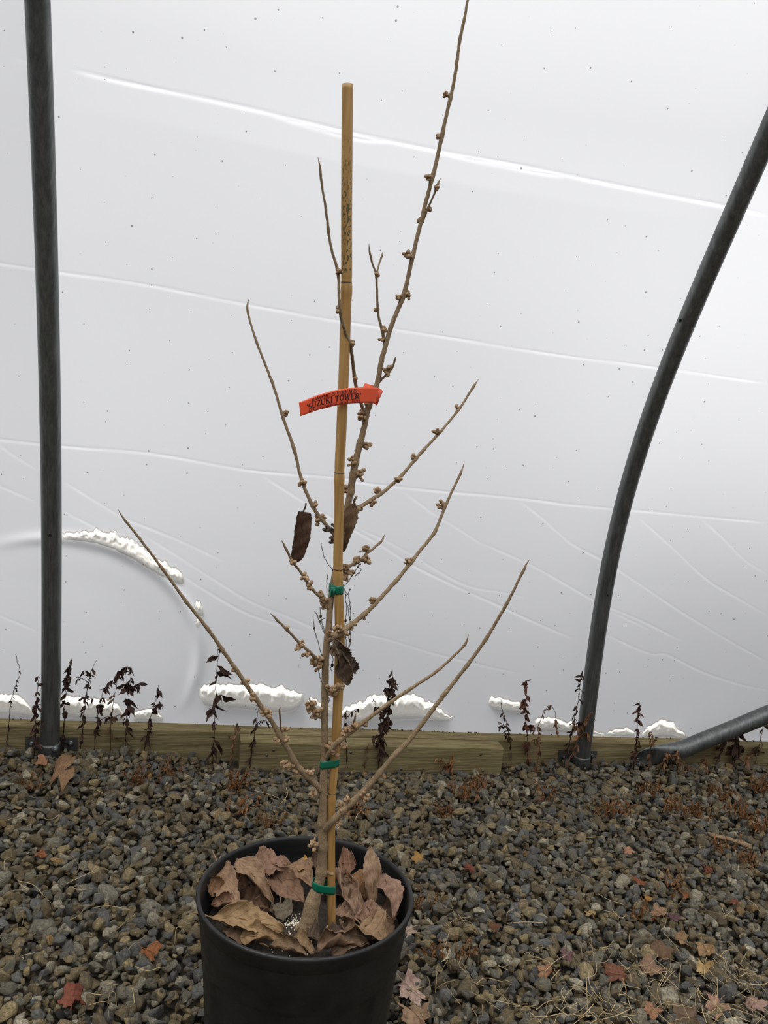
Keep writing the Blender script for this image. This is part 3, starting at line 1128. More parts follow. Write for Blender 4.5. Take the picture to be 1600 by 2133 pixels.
# root flare
mb = MB()
for a, ln in ((2.7, 0.022), (3.6, 0.018), (4.6, 0.016), (5.6, 0.02), (0.3, 0.016), (1.4, 0.02)):
    c0 = TQ[2, :3]
    e_ = np.array([c0[0] + ln * math.cos(a), c0[1] + ln * math.sin(a), SOIL_Z - 0.006])
    mb.add(*tube(catmull([c0 + (0, 0, 0.014), c0 * 0.6 + e_ * 0.4 + (0, 0, 0.004), e_], 0.004), np.array([0.007, 0.0055, 0.003])[np.clip((np.arange(len(catmull([c0 + (0, 0, 0.014), c0 * 0.6 + e_ * 0.4 + (0, 0, 0.004), e_], 0.004))) * 3 // len(catmull([c0 + (0, 0, 0.014), c0 * 0.6 + e_ * 0.4 + (0, 0, 0.004), e_], 0.004))), 0, 2)], 8))
mb.build('root_flare', m_bark, shrub)

BR = [
    # right side from the bottom
    ([(674, 1731, 13), (690, 1713, 14), (712, 1691, 14), (732, 1672, 13.5), (760, 1646, 12.5), (790, 1611, 11.5), (824, 1571, 11), (850, 1545, 10.5), (878, 1509, 9.5), (926, 1446, 8.5), (972, 1387, 7.5),
      (1013, 1330, 7), (1054, 1260, 6.2), (1088, 1193, 5), (1096, 1176, 5.5), (1103, 1166, 3)], -0.012, -0.07,
     [(713, 1681, 1.2), (722, 1665, .5), (760, 1658, 1.0), (797, 1618, .35), (704, 1711, 1.0), (683, 1722, .7), (925, 1448, .12)], [(972, 1388), (1013, 1330), (1054, 1261), (1088, 1193), (824, 1571)]),
    ([(676, 1582, 10), (701, 1549, 10), (719, 1533, 9.5), (749, 1510, 9), (768, 1496, 8), (809, 1466, 7.5), (850, 1438, 7), (900, 1405, 6.2), (930, 1381, 5.4), (962, 1350, 5), (972, 1336, 5), (976, 1321, 3)], -0.012, -0.05,
     [(690, 1556, 1.1), (694, 1570, .9), (718, 1522, .8), (730, 1515, .9), (741, 1510, .9), (716, 1553, .8), (762, 1508, .9)], [(809, 1466), (850, 1437), (912, 1396)]),
    ([(677, 1442, 6), (692, 1437, 7), (704, 1434, 6), (713, 1428, 4)], -0.008, -0.026,
     [(689, 1432, .9), (701, 1432, .9), (711, 1430, .7), (694, 1444, .7)], []),
    ([(681, 1338, 10), (694, 1328, 11), (706, 1321, 11), (737, 1297, 10), (767, 1272, 9.2), (792, 1246, 8.6), (825, 1210, 8), (856, 1171, 7.4), (880, 1141, 7), (900, 1117, 7), (909, 1101, 6.5), (928, 1054, 6), (946, 1014, 5),
      (959, 987, 5), (968, 961, 2)], -0.014, 0.05,
     [(694, 1319, 1.3), (707, 1312, .9), (733, 1302, .9), (719, 1317, .7), (761, 1280, .8), (776, 1252, .8), (850, 1168, .7), (919, 1051, .8)], [(905, 1110), (855, 1172), (825, 1212)]),
    ([(700, 1202, 6), (715, 1189, 6.5), (726, 1180, 6.5), (752, 1167, 6.5), (767, 1150, 5.5), (777, 1143, 5), (795, 1127, 5), (798, 1121, 5), (802, 1112, 2.5)], 0.03, 0.05,
     [(719, 1180, .8), (728, 1188, .9), (719, 1201, .8), (741, 1167, .8), (762, 1167, .9), (764, 1144, .9)], []),
    ([(723, 1078, 9), (736, 1064, 9), (753, 1054, 8.5), (777, 1039, 7.5), (801, 1023, 7.5), (828, 999, 7), (836, 991, 7), (866, 956, 6.5), (892, 927, 6), (915, 902, 5.6), (955, 854, 5), (984, 809, 4.6), (990, 800, 5), (997, 790, 2)], 0.022, 0.09,
     [(743, 1060, 1.2), (738, 1076, .9), (775, 1047, .7), (786, 1023, .7), (829, 996, .8), (863, 951, .5), (909, 898, .6), (951, 848, .2)], [(984, 809), (955, 854), (880, 940)]),
    # left side from the bottom
    ([(670, 1646, 12), (661, 1636, 12.5), (633, 1609, 11.5), (617, 1592, 11), (599, 1559, 11), (578, 1523, 10.5), (563, 1498, 10), (542, 1469, 10), (514, 1427, 9), (492, 1395, 8.5), (463, 1353, 7.8), (432, 1309, 7.2),
      (387, 1252, 6.6), (338, 1184, 5.8), (291, 1122, 5), (256, 1078, 4.6), (246, 1062, 2.5)], -0.004, -0.06,
     [(512, 1422, .9), (523, 1452, .9), (557, 1483, 1.3), (487, 1396, .5), (598, 1539, .8), (594, 1521, .5), (580, 1541, .6), (600, 1594, 1.0), (617, 1609, .6), (590, 1590, .5), (645, 1607, 1.0), (654, 1653, .9)],
     [(432, 1309), (387, 1252), (338, 1184), (291, 1122), (463, 1353)]),
    ([(671, 1497, 5), (663, 1490, 5.5), (655, 1475, 5), (648, 1463, 4.5), (643, 1454, 2.5)], 0.0, -0.012,
     [(658, 1491, .9), (663, 1481, .7), (648, 1481, .7), (651, 1469, .7), (642, 1468, .6)], []),
    ([(676, 1386, 6.5), (668, 1380, 7), (656, 1369, 6.8), (637, 1351, 6), (624, 1339, 6), (609, 1323, 5.4), (594, 1308, 5.2), (572, 1286, 4.6), (563, 1277, 3)], 0.0, -0.05,
     [(665, 1373, .9), (650, 1378, .6), (663, 1388, .9), (637, 1363, .6), (629, 1342, .6), (620, 1347, .5), (598, 1308, .2)], []),
    ([(688, 1262, 6), (680, 1250, 6.5), (660, 1237, 6.5), (645, 1220, 6), (630, 1197, 5.4), (610, 1170, 5.2), (595, 1142, 5), (591, 1133, 5.5), (586, 1124, 2.5)], 0.006, -0.03,
     [(675, 1252, 1.1), (679, 1262, .8), (668, 1240, .8), (645, 1222, .9), (635, 1201, .8), (611, 1172, .5)], []),
    ([(700, 1118, 8), (684, 1099, 8), (664, 1074, 8), (649, 1050, 7.5), (633, 1012, 7.2), (625, 987, 7), (617, 953, 6.5), (612, 933, 7), (589, 868, 6), (567, 796, 5.4), (540, 727, 5), (525, 682, 4.5), (516, 650, 4.4), (515.5, 634, 6), (518.5, 623, 3)], 0.024, 0.06,
     [(667, 1082, 1.1), (655, 1051, .9), (630, 1006, .8), (594, 863, .5)], [(612, 933), (567, 796), (535, 715)]),
    # upper shoots
    ([(766, 869, 8), (755, 848, 7.6), (742, 804, 7.4), (736, 764, 7.2), (731, 727, 7.2), (722, 699, 7), (711.5, 666, 6.6), (707, 637, 6.2), (706, 600, 6), (704, 567, 6.6), (692, 524, 5.6), (685, 491, 5.6), (684, 478, 6), (679, 436, 5),
      (670, 380, 4.6), (666, 343, 5.4), (662, 327, 2.5)], [0.03, 0.024, -0.002, -0.018, -0.018, -0.02, -0.024, -0.03], None,
     [(735, 712, .7), (704, 644, .5), (706, 565, .4), (739, 785, .35), (751, 866, 1.0)], [(679, 436), (670, 380), (684, 478)]),
    ([(804, 722, 6), (800, 711, 6.2), (797, 688, 6), (788, 655, 5), (784, 578, 4.4), (777, 552, 4), (770, 524, 4.6), (768.5, 507, 2)], 0.036, 0.02,
     [(801, 689, .6), (796, 708, .5), (785, 645, .35), (787, 573, .3)], []),
    ([(784, 578, 3.6), (787, 559, 4), (792, 543, 3.6), (796, 532, 4.6), (797, 526, 2)], 0.022, 0.03, [], []),
    ([(787, 800, 5), (792.5, 793, 4.8), (808, 777, 4.4), (819, 762, 4), (823, 747, 4.2), (824, 743, 2)], 0.036, 0.02,
     [(800, 771, .5), (812, 763, .35), (809, 780, .25)], []),
    ([(880, 464, 5), (882, 459, 4.6), (892, 433, 4), (904, 405, 4), (912, 385, 4.8), (918, 370, 2)], 0.04, 0.03,
     [(911, 392, .4), (895, 437, .3), (873, 460, .35)], []),
    # side twigs
    ([(733, 1518, 4), (737, 1505, 4.5), (740, 1494, 3.6), (741, 1487, 3)], -0.03, -0.04, [], []),
    ([(585, 1522, 3), (584, 1500, 3.6), (582, 1478, 3.6), (586, 1472, 2)], -0.02, -0.03, [], []),
    ([(767, 1146, 3.5), (757, 1147, 3.2), (749, 1149, 2)], 0.044, 0.038, [], []),
    ([(738, 1050, 3), (737, 1042, 2.6), (741, 1034, 2)], 0.02, 0.01, [], []),
]
BQ = []
for pts, d0, d1, buds, nodes in BR:
    o, Q = grow('branch', pts, d0, d1, buds, nodes=nodes)
    BQ.append(Q)

# ------------------------------------------------------------------ bamboo cane
S_PTS = [(692, 1962, 17), (692, 1936, 17), (690, 1850, 17), (690, 1700, 16.5), (692, 1652, 16), (699, 1560, 19), (703, 1480, 20), (708, 1350, 21), (706, 1250, 19.5), (704, 1180, 20), (706, 1080, 20), (707, 985, 21),
         (711, 900, 21.5), (716, 780, 22), (720, 660, 22.5), (722, 582, 23), (722, 450, 23), (723, 300, 23.5), (724, 186, 23.5), (724, 179, 22.5)]
S_NODES = [(692, 1652), (698.5, 1545), (705, 1185), (707.5, 983), (722, 586)]
SQ = limb(S_PTS, 0.0, 0.0, 0.003)
# a cane is straighter than the traced line: blend each point towards the chord
rS = SQ[:, 3].copy()
uS, vS = project(SQ[:, :3])
for (nx, ny) in S_NODES:
    i = int(np.argmin((vS - ny) ** 2))
    k = np.arange(len(rS)) - i
    rS *= 1 + 0.085 * np.exp(-((k + 3) / 2.2) ** 2) - 0.05 * np.exp(-((k - 1) / 0.8) ** 2)
cane = empty('bamboo_cane', soil_at(692, 1936))
tag(cane, 'tan bamboo cane standing in the pot, tied to the stem', 'cane')
mb = MB()
mb.add(*tube(SQ[:, :3], rS, 24))
oc = mb.build('pole', m_bamboo, cane)
a = oc.data.attributes.new('sooty', 'FLOAT', 'POINT')
yy = np.repeat(vS, 24)
soot = np.clip((yy - 255) / 150, 0, 1) * np.clip((575 - yy) / 12, 0, 1)
th_ = np.tile(np.linspace(0, 2 * np.pi, 24, endpoint=False), len(vS))
a.data.foreach_set('value', (soot * 1.0).astype(np.float32))
for (nx, ny) in S_NODES:
    i = int(np.argmin((vS - ny) ** 2)) + 2
    mb = MB()
    cn = SQ[i - 2, :3]
    mb.add(*tube([cn - (0, 0, .0007), cn, cn + (0, 0, .0007)], [rS[i - 2] * 1.0, rS[i - 2] * 1.03, rS[i - 2] * 1.0], 24, False))
    q = mb.build('node_ring', m_gall, cane)

# ------------------------------------------------------------------ green ties
def circle_hull(c0, r0, c1, r1, n=80):
    pts = []
    for k in range(n):
        a = 2 * np.pi * k / n
        d = np.array([math.cos(a), math.sin(a)])
        pts.append(max(((c0[:2] @ d + r0), (c1[:2] @ d + r1))))
    # support function -> outline
    out = []
    for k in range(n):
        a0, a1 = 2 * np.pi * k / n, 2 * np.pi * (k + 1) / n
        A = np.array([[math.cos(a0), math.sin(a0)], [math.cos(a1), math.sin(a1)]])
        out.append(np.linalg.solve(A, [pts[k], pts[(k + 1) % n]]))
    return np.array(out)


def tie(py, h_px, label, slope=0.0, knot=False):
    def pick(Q, y):
        u, v = project(Q[:, :3])
        return Q[int(np.argmin((v - y) ** 2))]
    a_, b_ = pick(TQ, py), pick(SQ, py)
    zc = 0.5 * (a_[2] + b_[2])
    k = depth(b_[:3]) / F_PX
    hull = circle_hull(a_[:3], a_[3] * 1.06 + 0.0005, b_[:3], b_[3] * 1.06 + 0.0005)
    mb = MB()
    n = len(hull)
    V = []
    cxm = hull[:, 0].mean()
    for s, g in ((1, 0), (0.5, 0.0002), (-0.5, 0.0002), (-1, 0)):
        for x, y in hull:
            V.append((x, y, zc + s * h_px * 0.5 * k - slope * (x - cxm) + 0.0004 * math.sin(x * 900)))
    F = [(j * n + i, j * n + (i + 1) % n, (j + 1) * n + (i + 1) % n, (j + 1) * n + i)[::-1] for j in range(3) for i in range(n)]
    mb.add(V, F)
    if knot:
        for dx, dz, tx in ((-0.006, 0.002, 0.4), (-0.004, -0.002, -0.3), (-0.0075, -0.0035, 0.2)):
            c = np.array([hull[:, 0].min() + 0.006, hull[:, 1].min() - 0.0005, zc])
            mb.add([c + (0, 0, 0.004), c + (0, 0, -0.004), c + (dx, -0.003, -0.005 + dz), c + (dx * 1.1, -0.004, 0.0035 + dz)], [(0, 1, 2, 3)])
    o = mb.build('tie_tape', m_tape)
    md = o.modifiers.new('thick', 'SOLIDIFY')
    md.thickness = 0.0004
    tag(o, label, 'tie', 'green tapes binding stem to cane')


tie(1225, 18, 'top green tape band, its ends knotted, holding stem to cane', 0.0, True)
tie(1588, 17, 'middle green tape band round stem and cane, against the timber', -0.16)
tie(1846, 19, 'lowest green tape band round stem and cane, just above the pot leaves', 0.28)

# ------------------------------------------------------------------ name tag
TOP = np.array([(622.7, 838.5), (662, 822.6), (696, 813), (728, 808), (758, 806.5), (777, 806.5), (789, 808)])
BOT = np.array([(626, 867), (662, 854.3), (703, 844), (724, 841), (758, 839), (776, 839), (783, 842)])
YT = YP - 0.0125


def strip_pt(s, t_, lift=0.0):
    def along(Q):
        L = np.r_[0, np.cumsum(np.hypot(*np.diff(Q, axis=0).T))]
        L /= L[-1]
        return np.array([np.interp(s, L, Q[:, 0]), np.interp(s, L, Q[:, 1])])
    q = along(TOP) * (1 - t_) + along(BOT) * t_
    y = YT - 0.010 * max(0, 0.35 - s) ** 1.3 + 0.034 * np.clip((s - 0.55) / 0.45, 0, 1) ** 1.5 - lift
    return at_y(q[0], q[1], y)


tg = empty('plant_tag', strip_pt(0.6, 0.5))
tag(tg, 'orange vinyl name tag with black lettering wrapped on the stem', 'tag')
mb = MB()
ns, nt_ = 50, 8
mb.add([strip_pt(i / ns, j / nt_) for i in range(ns + 1) for j in range(nt_ + 1)],
       [(i * (nt_ + 1) + j, (i + 1) * (nt_ + 1) + j, (i + 1) * (nt_ + 1) + j + 1, i * (nt_ + 1) + j + 1)[::-1] for i in range(ns) for j in range(nt_)])
o = mb.build('strip', m_tag, tg)
md = o.modifiers.new('thick', 'SOLIDIFY')
md.thickness = 0.0003
md.offset = 0
# the tail passing behind the stem
ia = int(np.argmin((project(TQ[:, :3])[1] - 822) ** 2))
ytr = TQ[ia, 1]
cr_ = [(760, 798), (778, 803), (797.5, 815.5)], [(748, 826), (766, 833), (784, 844)]
mb = MB()
yb = ytr + TQ[ia, 3] + 0.0012
mb.add([at_y(*q, yb) for q in cr_[0]] + [at_y(*q, yb) for q in cr_[1]], [(0, 1, 4, 3), (1, 2, 5, 4)])
o = mb.build('tail', m_tag, tg)
md = o.modifiers.new('thick', 'SOLIDIFY')
md.thickness = 0.0003
# fold joining strip and tail round the right of the stem
mb = MB()
e0, e1 = strip_pt(1, 0), strip_pt(1, 1)
f0, f1 = at_y(797.5, 815.5, yb), at_y(784, 844, yb)
mid0, mid1 = at_y(796, 813, (e0[1] + yb) / 2), at_y(786, 843.5, (e1[1] + yb) / 2)
mb.add([e0, e1, mid0, mid1, f0, f1], [(0, 2, 3, 1), (2, 4, 5, 3)])
o = mb.build('fold', m_tag, tg)
md = o.modifiers.new('thick', 'SOLIDIFY')
md.thickness = 0.0003


def arc(cx_, cy_, rx, ry, a0, a1, n=14):
    return [(cx_ + rx * math.cos(math.radians(a)), cy_ + ry * math.sin(math.radians(a))) for a in np.linspace(a0, a1, n)]


TH, TN = 1.0, 0.42      # thick and thin stroke weights
GLY = {
    'H': (.84, [([(.17, 0), (.17, 1)], TH), ([(.67, 0), (.67, 1)], TH), ([(.17, .5), (.67, .5)], TN)], [(.17, 0), (.17, 1), (.67, 0), (.67, 1)]),
    'A': (.80, [([(.12, 0), (.40, 1)], TN), ([(.38, 1), (.68, 0)], TH), ([(.2, .33), (.58, .33)], TN)], [(.12, 0), (.68, 0)]),
    'M': (1.0, [([(.15, 0), (.15, 1)], TN), ([(.15, 1), (.49, .05)], TH), ([(.49, .05), (.82, 1)], TN), ([(.84, 0), (.84, 1)], TH)], [(.15, 0), (.84, 0), (.12, 1), (.86, 1)]),
    'E': (.72, [([(.18, 0), (.18, 1)], TH), ([(.1, .98), (.62, .98), (.62, .8)], TN), ([(.18, .52), (.5, .52)], TN), ([(.1, .02), (.64, .02), (.66, .22)], TN)], []),
    'F': (.68, [([(.18, 0), (.18, 1)], TH), ([(.1, .98), (.6, .98), (.6, .8)], TN), ([(.18, .52), (.5, .52)], TN)], [(.18, 0)]),
    'L': (.68, [([(.18, 0), (.18, 1)], TH), ([(.1, .02), (.62, .02), (.64, .25)], TN)], [(.18, 1)]),
    'I': (.40, [([(.2, 0), (.2, 1)], TH)], [(.2, 0), (.2, 1)]),
    'S': (.64, [(arc(.32, .74, .2, .24, 20, 180) + arc(.32, .5, .2, .02, 180, 200, 2) + [(.32, .5)] + arc(.32, .26, .22, .24, 90, -160), .72)], []),
    'V': (.80, [([(.12, 1), (.40, 0)], TH), ([(.40, 0), (.68, 1)], TN)], [(.12, 1), (.68, 1)]),
    'R': (.82, [([(.18, 0), (.18, 1)], TH), ([(.1, .98), (.36, .98)] + arc(.36, .74, .22, .24, 90, -90) + [(.18, .5)], .6), ([(.36, .5), (.74, .02)], TH)], [(.18, 0), (.72, 0)]),
    'N': (.88, [([(.16, 0), (.16, 1)], TN), ([(.14, 1), (.70, 0)], TH), ([(.70, 0), (.70, 1)], TN)], [(.16, 0), (.14, 1), (.70, 1)]),
    'U': (.84, [([(.17, 1), (.17, .32)] + arc(.42, .3, .25, .29, 180, 300), .85), (arc(.42, .3, .25, .29, 290, 360) + [(.67, 1)], TN)], [(.17, 1), (.67, 1)]),
    'Z': (.72, [([(.1, .78), (.12, .98), (.62, .98)], TN), ([(.60, .98), (.10, .02)], TH), ([(.10, .02), (.62, .02), (.65, .24)], TN)], []),
    'K': (.86, [([(.18, 0), (.18, 1)], TH), ([(.18, .42), (.66, .98)], TN), ([(.36, .6), (.74, .02)], TH)], [(.18, 0), (.18, 1), (.66, 1), (.73, 0)]),
    'T': (.76, [([(.38, 0), (.38, 1)], TH), ([(.08, .76), (.09, .98), (.67, .98), (.68, .76)], TN)], [(.38, 0)]),
    'O': (.84, [(arc(.42, .5, .28, .49, 45, 315), .85), (arc(.42, .5, .28, .49, -45, 45), .85)], []),
    'C': (.76, [(arc(.42, .5, .30, .49, 50, 310), .8)], []),
    'G': (.84, [(arc(.42, .5, .30, .49, 50, 310), .8), ([(.70, .08), (.70, .42)], .8)], [(.70, .42)]),
    'W': (1.08, [([(.12, 1), (.34, 0)], TH), ([(.34, 0), (.54, 1)], TN), ([(.54, 1), (.76, 0)], TH), ([(.76, 0), (.96, 1)], TN)], [(.12, 1), (.54, 1), (.96, 1)]),
    "'": (.28, [([(.14, 1), (.14, .72)], .6)], []),
    ' ': (.38, [], []),
}


def lettering(text, s0, s1, t0, t1, weight):
    """text between strip positions s0..s1, cap height between t0 (top) and t1 (base)"""
    W = sum(GLY[c][0] for c in text)
    mb = MB()
    x = 0.0
    for ch in text:
        w, strokes, serifs = GLY[ch]
        strokes = list(strokes)
        for sx_, sy_ in serifs:
            strokes.append(([(sx_ - .14, sy_), (sx_ + .14, sy_)], TN * 0.8))
        for pts, wt in strokes:
            hw = weight * wt * 0.5
            pts = np.array(pts, float)
            dense = [pts[0]]
            for a_, b_ in zip(pts[:-1], pts[1:]):
                for q in np.linspace(0, 1, 4)[1:]:
                    dense.append(a_ + (b_ - a_) * q)
            pts = np.array(dense)
            T_ = np.gradient(pts, axis=0)
            T_ /= np.linalg.norm(T_, axis=1)[:, None] + 1e-9
            Nn = np.stack([-T_[:, 1], T_[:, 0]], 1)
            V = []
            for sgn in (1, -1):
                for q, nn in zip(pts, Nn):
                    g = q + nn * hw * sgn
                    V.append(strip_pt(s0 + (s1 - s0) * (x + g[0]) / W, t1 + (t0 - t1) * g[1], 0.00045))
            m = len(pts)
            mb.add(V, [(i, i + 1, m + i + 1, m + i) for i in range(m - 1)])
        x += w
    mb.build('lettering', m_ink, tg, False)


lettering("HAMAMELIS VERNALIS", 0.165, 0.74, 0.10, 0.325, 0.17)
lettering("'SUZUKI TOWER'", 0.095, 0.80, 0.37, 0.735, 0.21)
lettering("LARGE FLOWERING WITCH HAZEL", 0.115, 0.80, 0.79, 0.965, 0.15)

# ------------------------------------------------------------------ leaves
def leaf_mesh(name, p0, p1, width, up, roll=1.2, arch=0.15, col=(.3, .2, .14), seed=0, jag=0.05, wave=0.25, twist=0.0, mat=None, shape=0.8, blunt=False):
    """a curled ovate leaf from stalk end p0 to point p1, upper face towards up"""
    rg = np.random.default_rng(seed)
    p0, p1, up = (np.asarray(v, float) for v in (p0, p1, up))
    ax = p1 - p0
    L = np.linalg.norm(ax)
    ax /= L
    side = np.cross(up, ax)
    side /= np.linalg.norm(side)
    nrm = np.cross(ax, side)
    nu, nv = 30, 18
    ph = rg.uniform(0, 6.28, 6)
    V, C2 = [], []
    e1, e2 = 1 + rg.normal(size=nu + 1) * jag, 1 + rg.normal(size=nu + 1) * jag
    for i in range(nu + 1):
        s = i / nu
        hw = width * 0.5 * (math.sin(math.pi * min(1, s ** shape)) ** 0.75 if 0 < s < 1 else 0.0) + 0.0004
        if blunt:
            hw = width * 0.5 * max(0.0, 1 - abs(2 * (s - 0.47) / 1.08) ** 5) ** 0.5 * (1 - 0.25 * s) + 0.0004
        bend = arch * L * math.sin(math.pi * s)
        ro = roll * (0.75 + 0.5 * math.sin(s * 4 + ph[0])) * (1 if abs(roll) > 0 else 0)
        tw = twist * (s - 0.5)
        for j in range(nv + 1):
            t_ = 2 * j / nv - 1
            h = hw * (e1[i] if t_ > 0 else e2[i])
            an = ro * t_
            if abs(ro) > 1e-3:
                y = h / ro * math.sin(an)
                z = h / ro * (1 - math.cos(an))
            else:
                y, z = h * t_, 0
            z += wave * width * 0.16 * t_ * t_ * math.sin(s * 9 + ph[1] + (2 if t_ > 0 else 0)) + wave * width * 0.06 * math.sin(s * 23 + t_ * 3 + ph[2])
            y, z = y * math.cos(tw) - z * math.sin(tw), y * math.sin(tw) + z * math.cos(tw)
            V.append(p0 + ax * L * s + side * y + nrm * (z + bend))
            C2.append((s, t_ * 0.5, seed * 1.37))
    F = [(i * (nv + 1) + j, (i + 1) * (nv + 1) + j, (i + 1) * (nv + 1) + j + 1, i * (nv + 1) + j + 1) for i in range(nu) for j in range(nv)]
    me = fast_mesh(name, V, F, True, mat or m_leaf)
    set_col(me, np.asarray(col, float))
    set_vec(me, 'leafco', C2)
    ribs = [V[i * (nv + 1) + nv // 2] for i in range(nu + 1)]
    return me, np.array(ribs), nrm, ax


def put_leaf(name, p0, p1, width, up, label=None, parent=None, cat='leaf', group=None, stalk=0.3, stalkdir=None, **kw):
    me, ribs, nrm, ax = leaf_mesh(name, p0, p1, width, up, **kw)
    o = link(name, me, parent)
    md = o.modifiers.new('thick', 'SOLIDIFY')
    md.thickness = 0.0005
    md.offset = 0
    L = np.linalg.norm(np.asarray(p1) - np.asarray(p0))
    P = list(ribs[::5])
    if stalk:
        sd = np.asarray(stalkdir, float) if stalkdir is not None else -ax + nrm * 0.2
        sd = sd / np.linalg.norm(sd)
        P = [ribs[0] + sd * L * stalk, ribs[0] + sd * L * stalk * 0.5 + nrm * 0.002] + P
    Q = catmull(P, 0.004)
    mb = MB()
    c = np.asarray(kw.get('col', (.3, .2, .14))) * 0.8
    mb.add(*tube(Q, np.linspace(0.0011, 0.0003, len(Q)), 6), col=c)
    if parent is None:
        r = mb.build('midrib', m_weed, None)
        r.parent = o
    else:
        r = mb.build('midrib', m_weed, None)
        r.parent = o
        r.matrix_parent_inverse = o.matrix_world.inverted() if False else Matrix.Identity(4)
    if label:
        tag(o, label, cat, group)
    return o


# dead leaves still hanging on the shrub (parts of it); the shrub's empty sits away from the origin, so keep their world place
def hang(o):
    o.parent = shrub
    o.matrix_parent_inverse = Matrix.Translation(-Vector(shrub.location))


o = put_leaf('dead_leaf', at_y(632, 1066, YP + 0.03), at_y(617, 1170, YP + 0.02), 0.025, (0.3, -1, 0.1), roll=0.75, arch=0.03, col=(.085, .045, .028), seed=3, wave=.35, jag=.03, stalk=.18,
             stalkdir=(0.25, 0, 1), blunt=True)
hang(o)
o['label'] = 'dark brown dead leaf hanging by its stalk'
o = put_leaf('dead_leaf', at_y(738, 1048, YP + 0.018), at_y(716, 1150, YP + 0.024), 0.024, (-0.5, -1, 0.1), roll=1.3, arch=0.06, col=(.19, .12, .07), seed=5, wave=.3, stalk=.15, stalkdir=(.3, 0, 1))
hang(o)
o['label'] = 'tan dead leaf folded behind the cane'
CL = [((694, 1330), (724, 1392), 0.030, -0.022, -0.024, (0.2, -1, .2), 1.9, (.13, .09, .06), 11), ((712, 1345), (727, 1426), 0.026, -0.020, -0.022, (-.4, -1, .1), 2.2, (.17, .12, .085), 12),
      ((716, 1370), (741, 1402), 0.022, -0.014, -0.014, (0.1, -1, .5), 1.5, (.15, .11, .09), 13), ((690, 1345), (716, 1372), 0.022, -0.020, -0.024, (-.2, -1, .5), 1.6, (.16, .11, .07), 14)]
for a_, b_, w, d0, d1, up, ro, c, sd in CL:
    o = put_leaf('dead_leaf', at_y(*a_, YP + d0), at_y(*b_, YP + d1), w, up, roll=ro, arch=.12, col=c, seed=sd, wave=.6, jag=.09, stalk=0)
    hang(o)
    o['label'] = 'crumpled grey-brown dead leaf against the cane'

# wiry dead vine threads clinging to stem and cane
mb = MB()
VN = [[(717, 1226), (727, 1245), (731, 1290), (729, 1340), (724, 1385)], [(719, 1232), (722, 1270), (719, 1310), (722, 1350), (719, 1380)], [(716, 1225), (722, 1240), (729, 1228)],
      [(724, 1260), (730, 1300), (727, 1330), (727, 1362)], [(715, 1224), (733, 1200), (747, 1178), (752, 1175)], [(746, 1180), (752, 1186), (748, 1194), (740, 1200)], [(693, 1187), (676, 1162), (670, 1140), (669, 1131)],
      [(681, 1238), (681, 1210), (682, 1195)], [(677, 1322), (668, 1300), (660, 1280), (656, 1273)], [(671, 1365), (660, 1330), (654, 1305), (653, 1290)], [(677, 1318), (669, 1290), (667, 1265)], [(668, 1294), (678, 1288)],
      [(669, 1420), (664, 1402), (664, 1388)], [(684, 1445), (686, 1460), (683, 1468)], [(690, 1350), (694, 1380), (688, 1392), (695, 1400)], [(722, 1375), (730, 1370), (734, 1372)]]
for v in VN:
    Q = catmull([list(at_y(x, y, YP + rng.uniform(-0.004, 0.02))) for x, y in v], 0.004)
    mb.add(*tube(Q + rng.normal(0, 0.0004, Q.shape), 0.00045, 5), col=(.06, .045, .035))
    for q in Q[::6]:
        if rng.random() < .35:
            s = rng.uniform(.0008, .002)
            mb.add(ICO1[0] * s * (1, .6, 1.4) + q, ICO1[1], col=(.08, .055, .04))
tag(mb.build('dead_vine', m_weed), 'tangle of thin dead vine threads clinging round stem and cane', 'vine', kind='stuff')

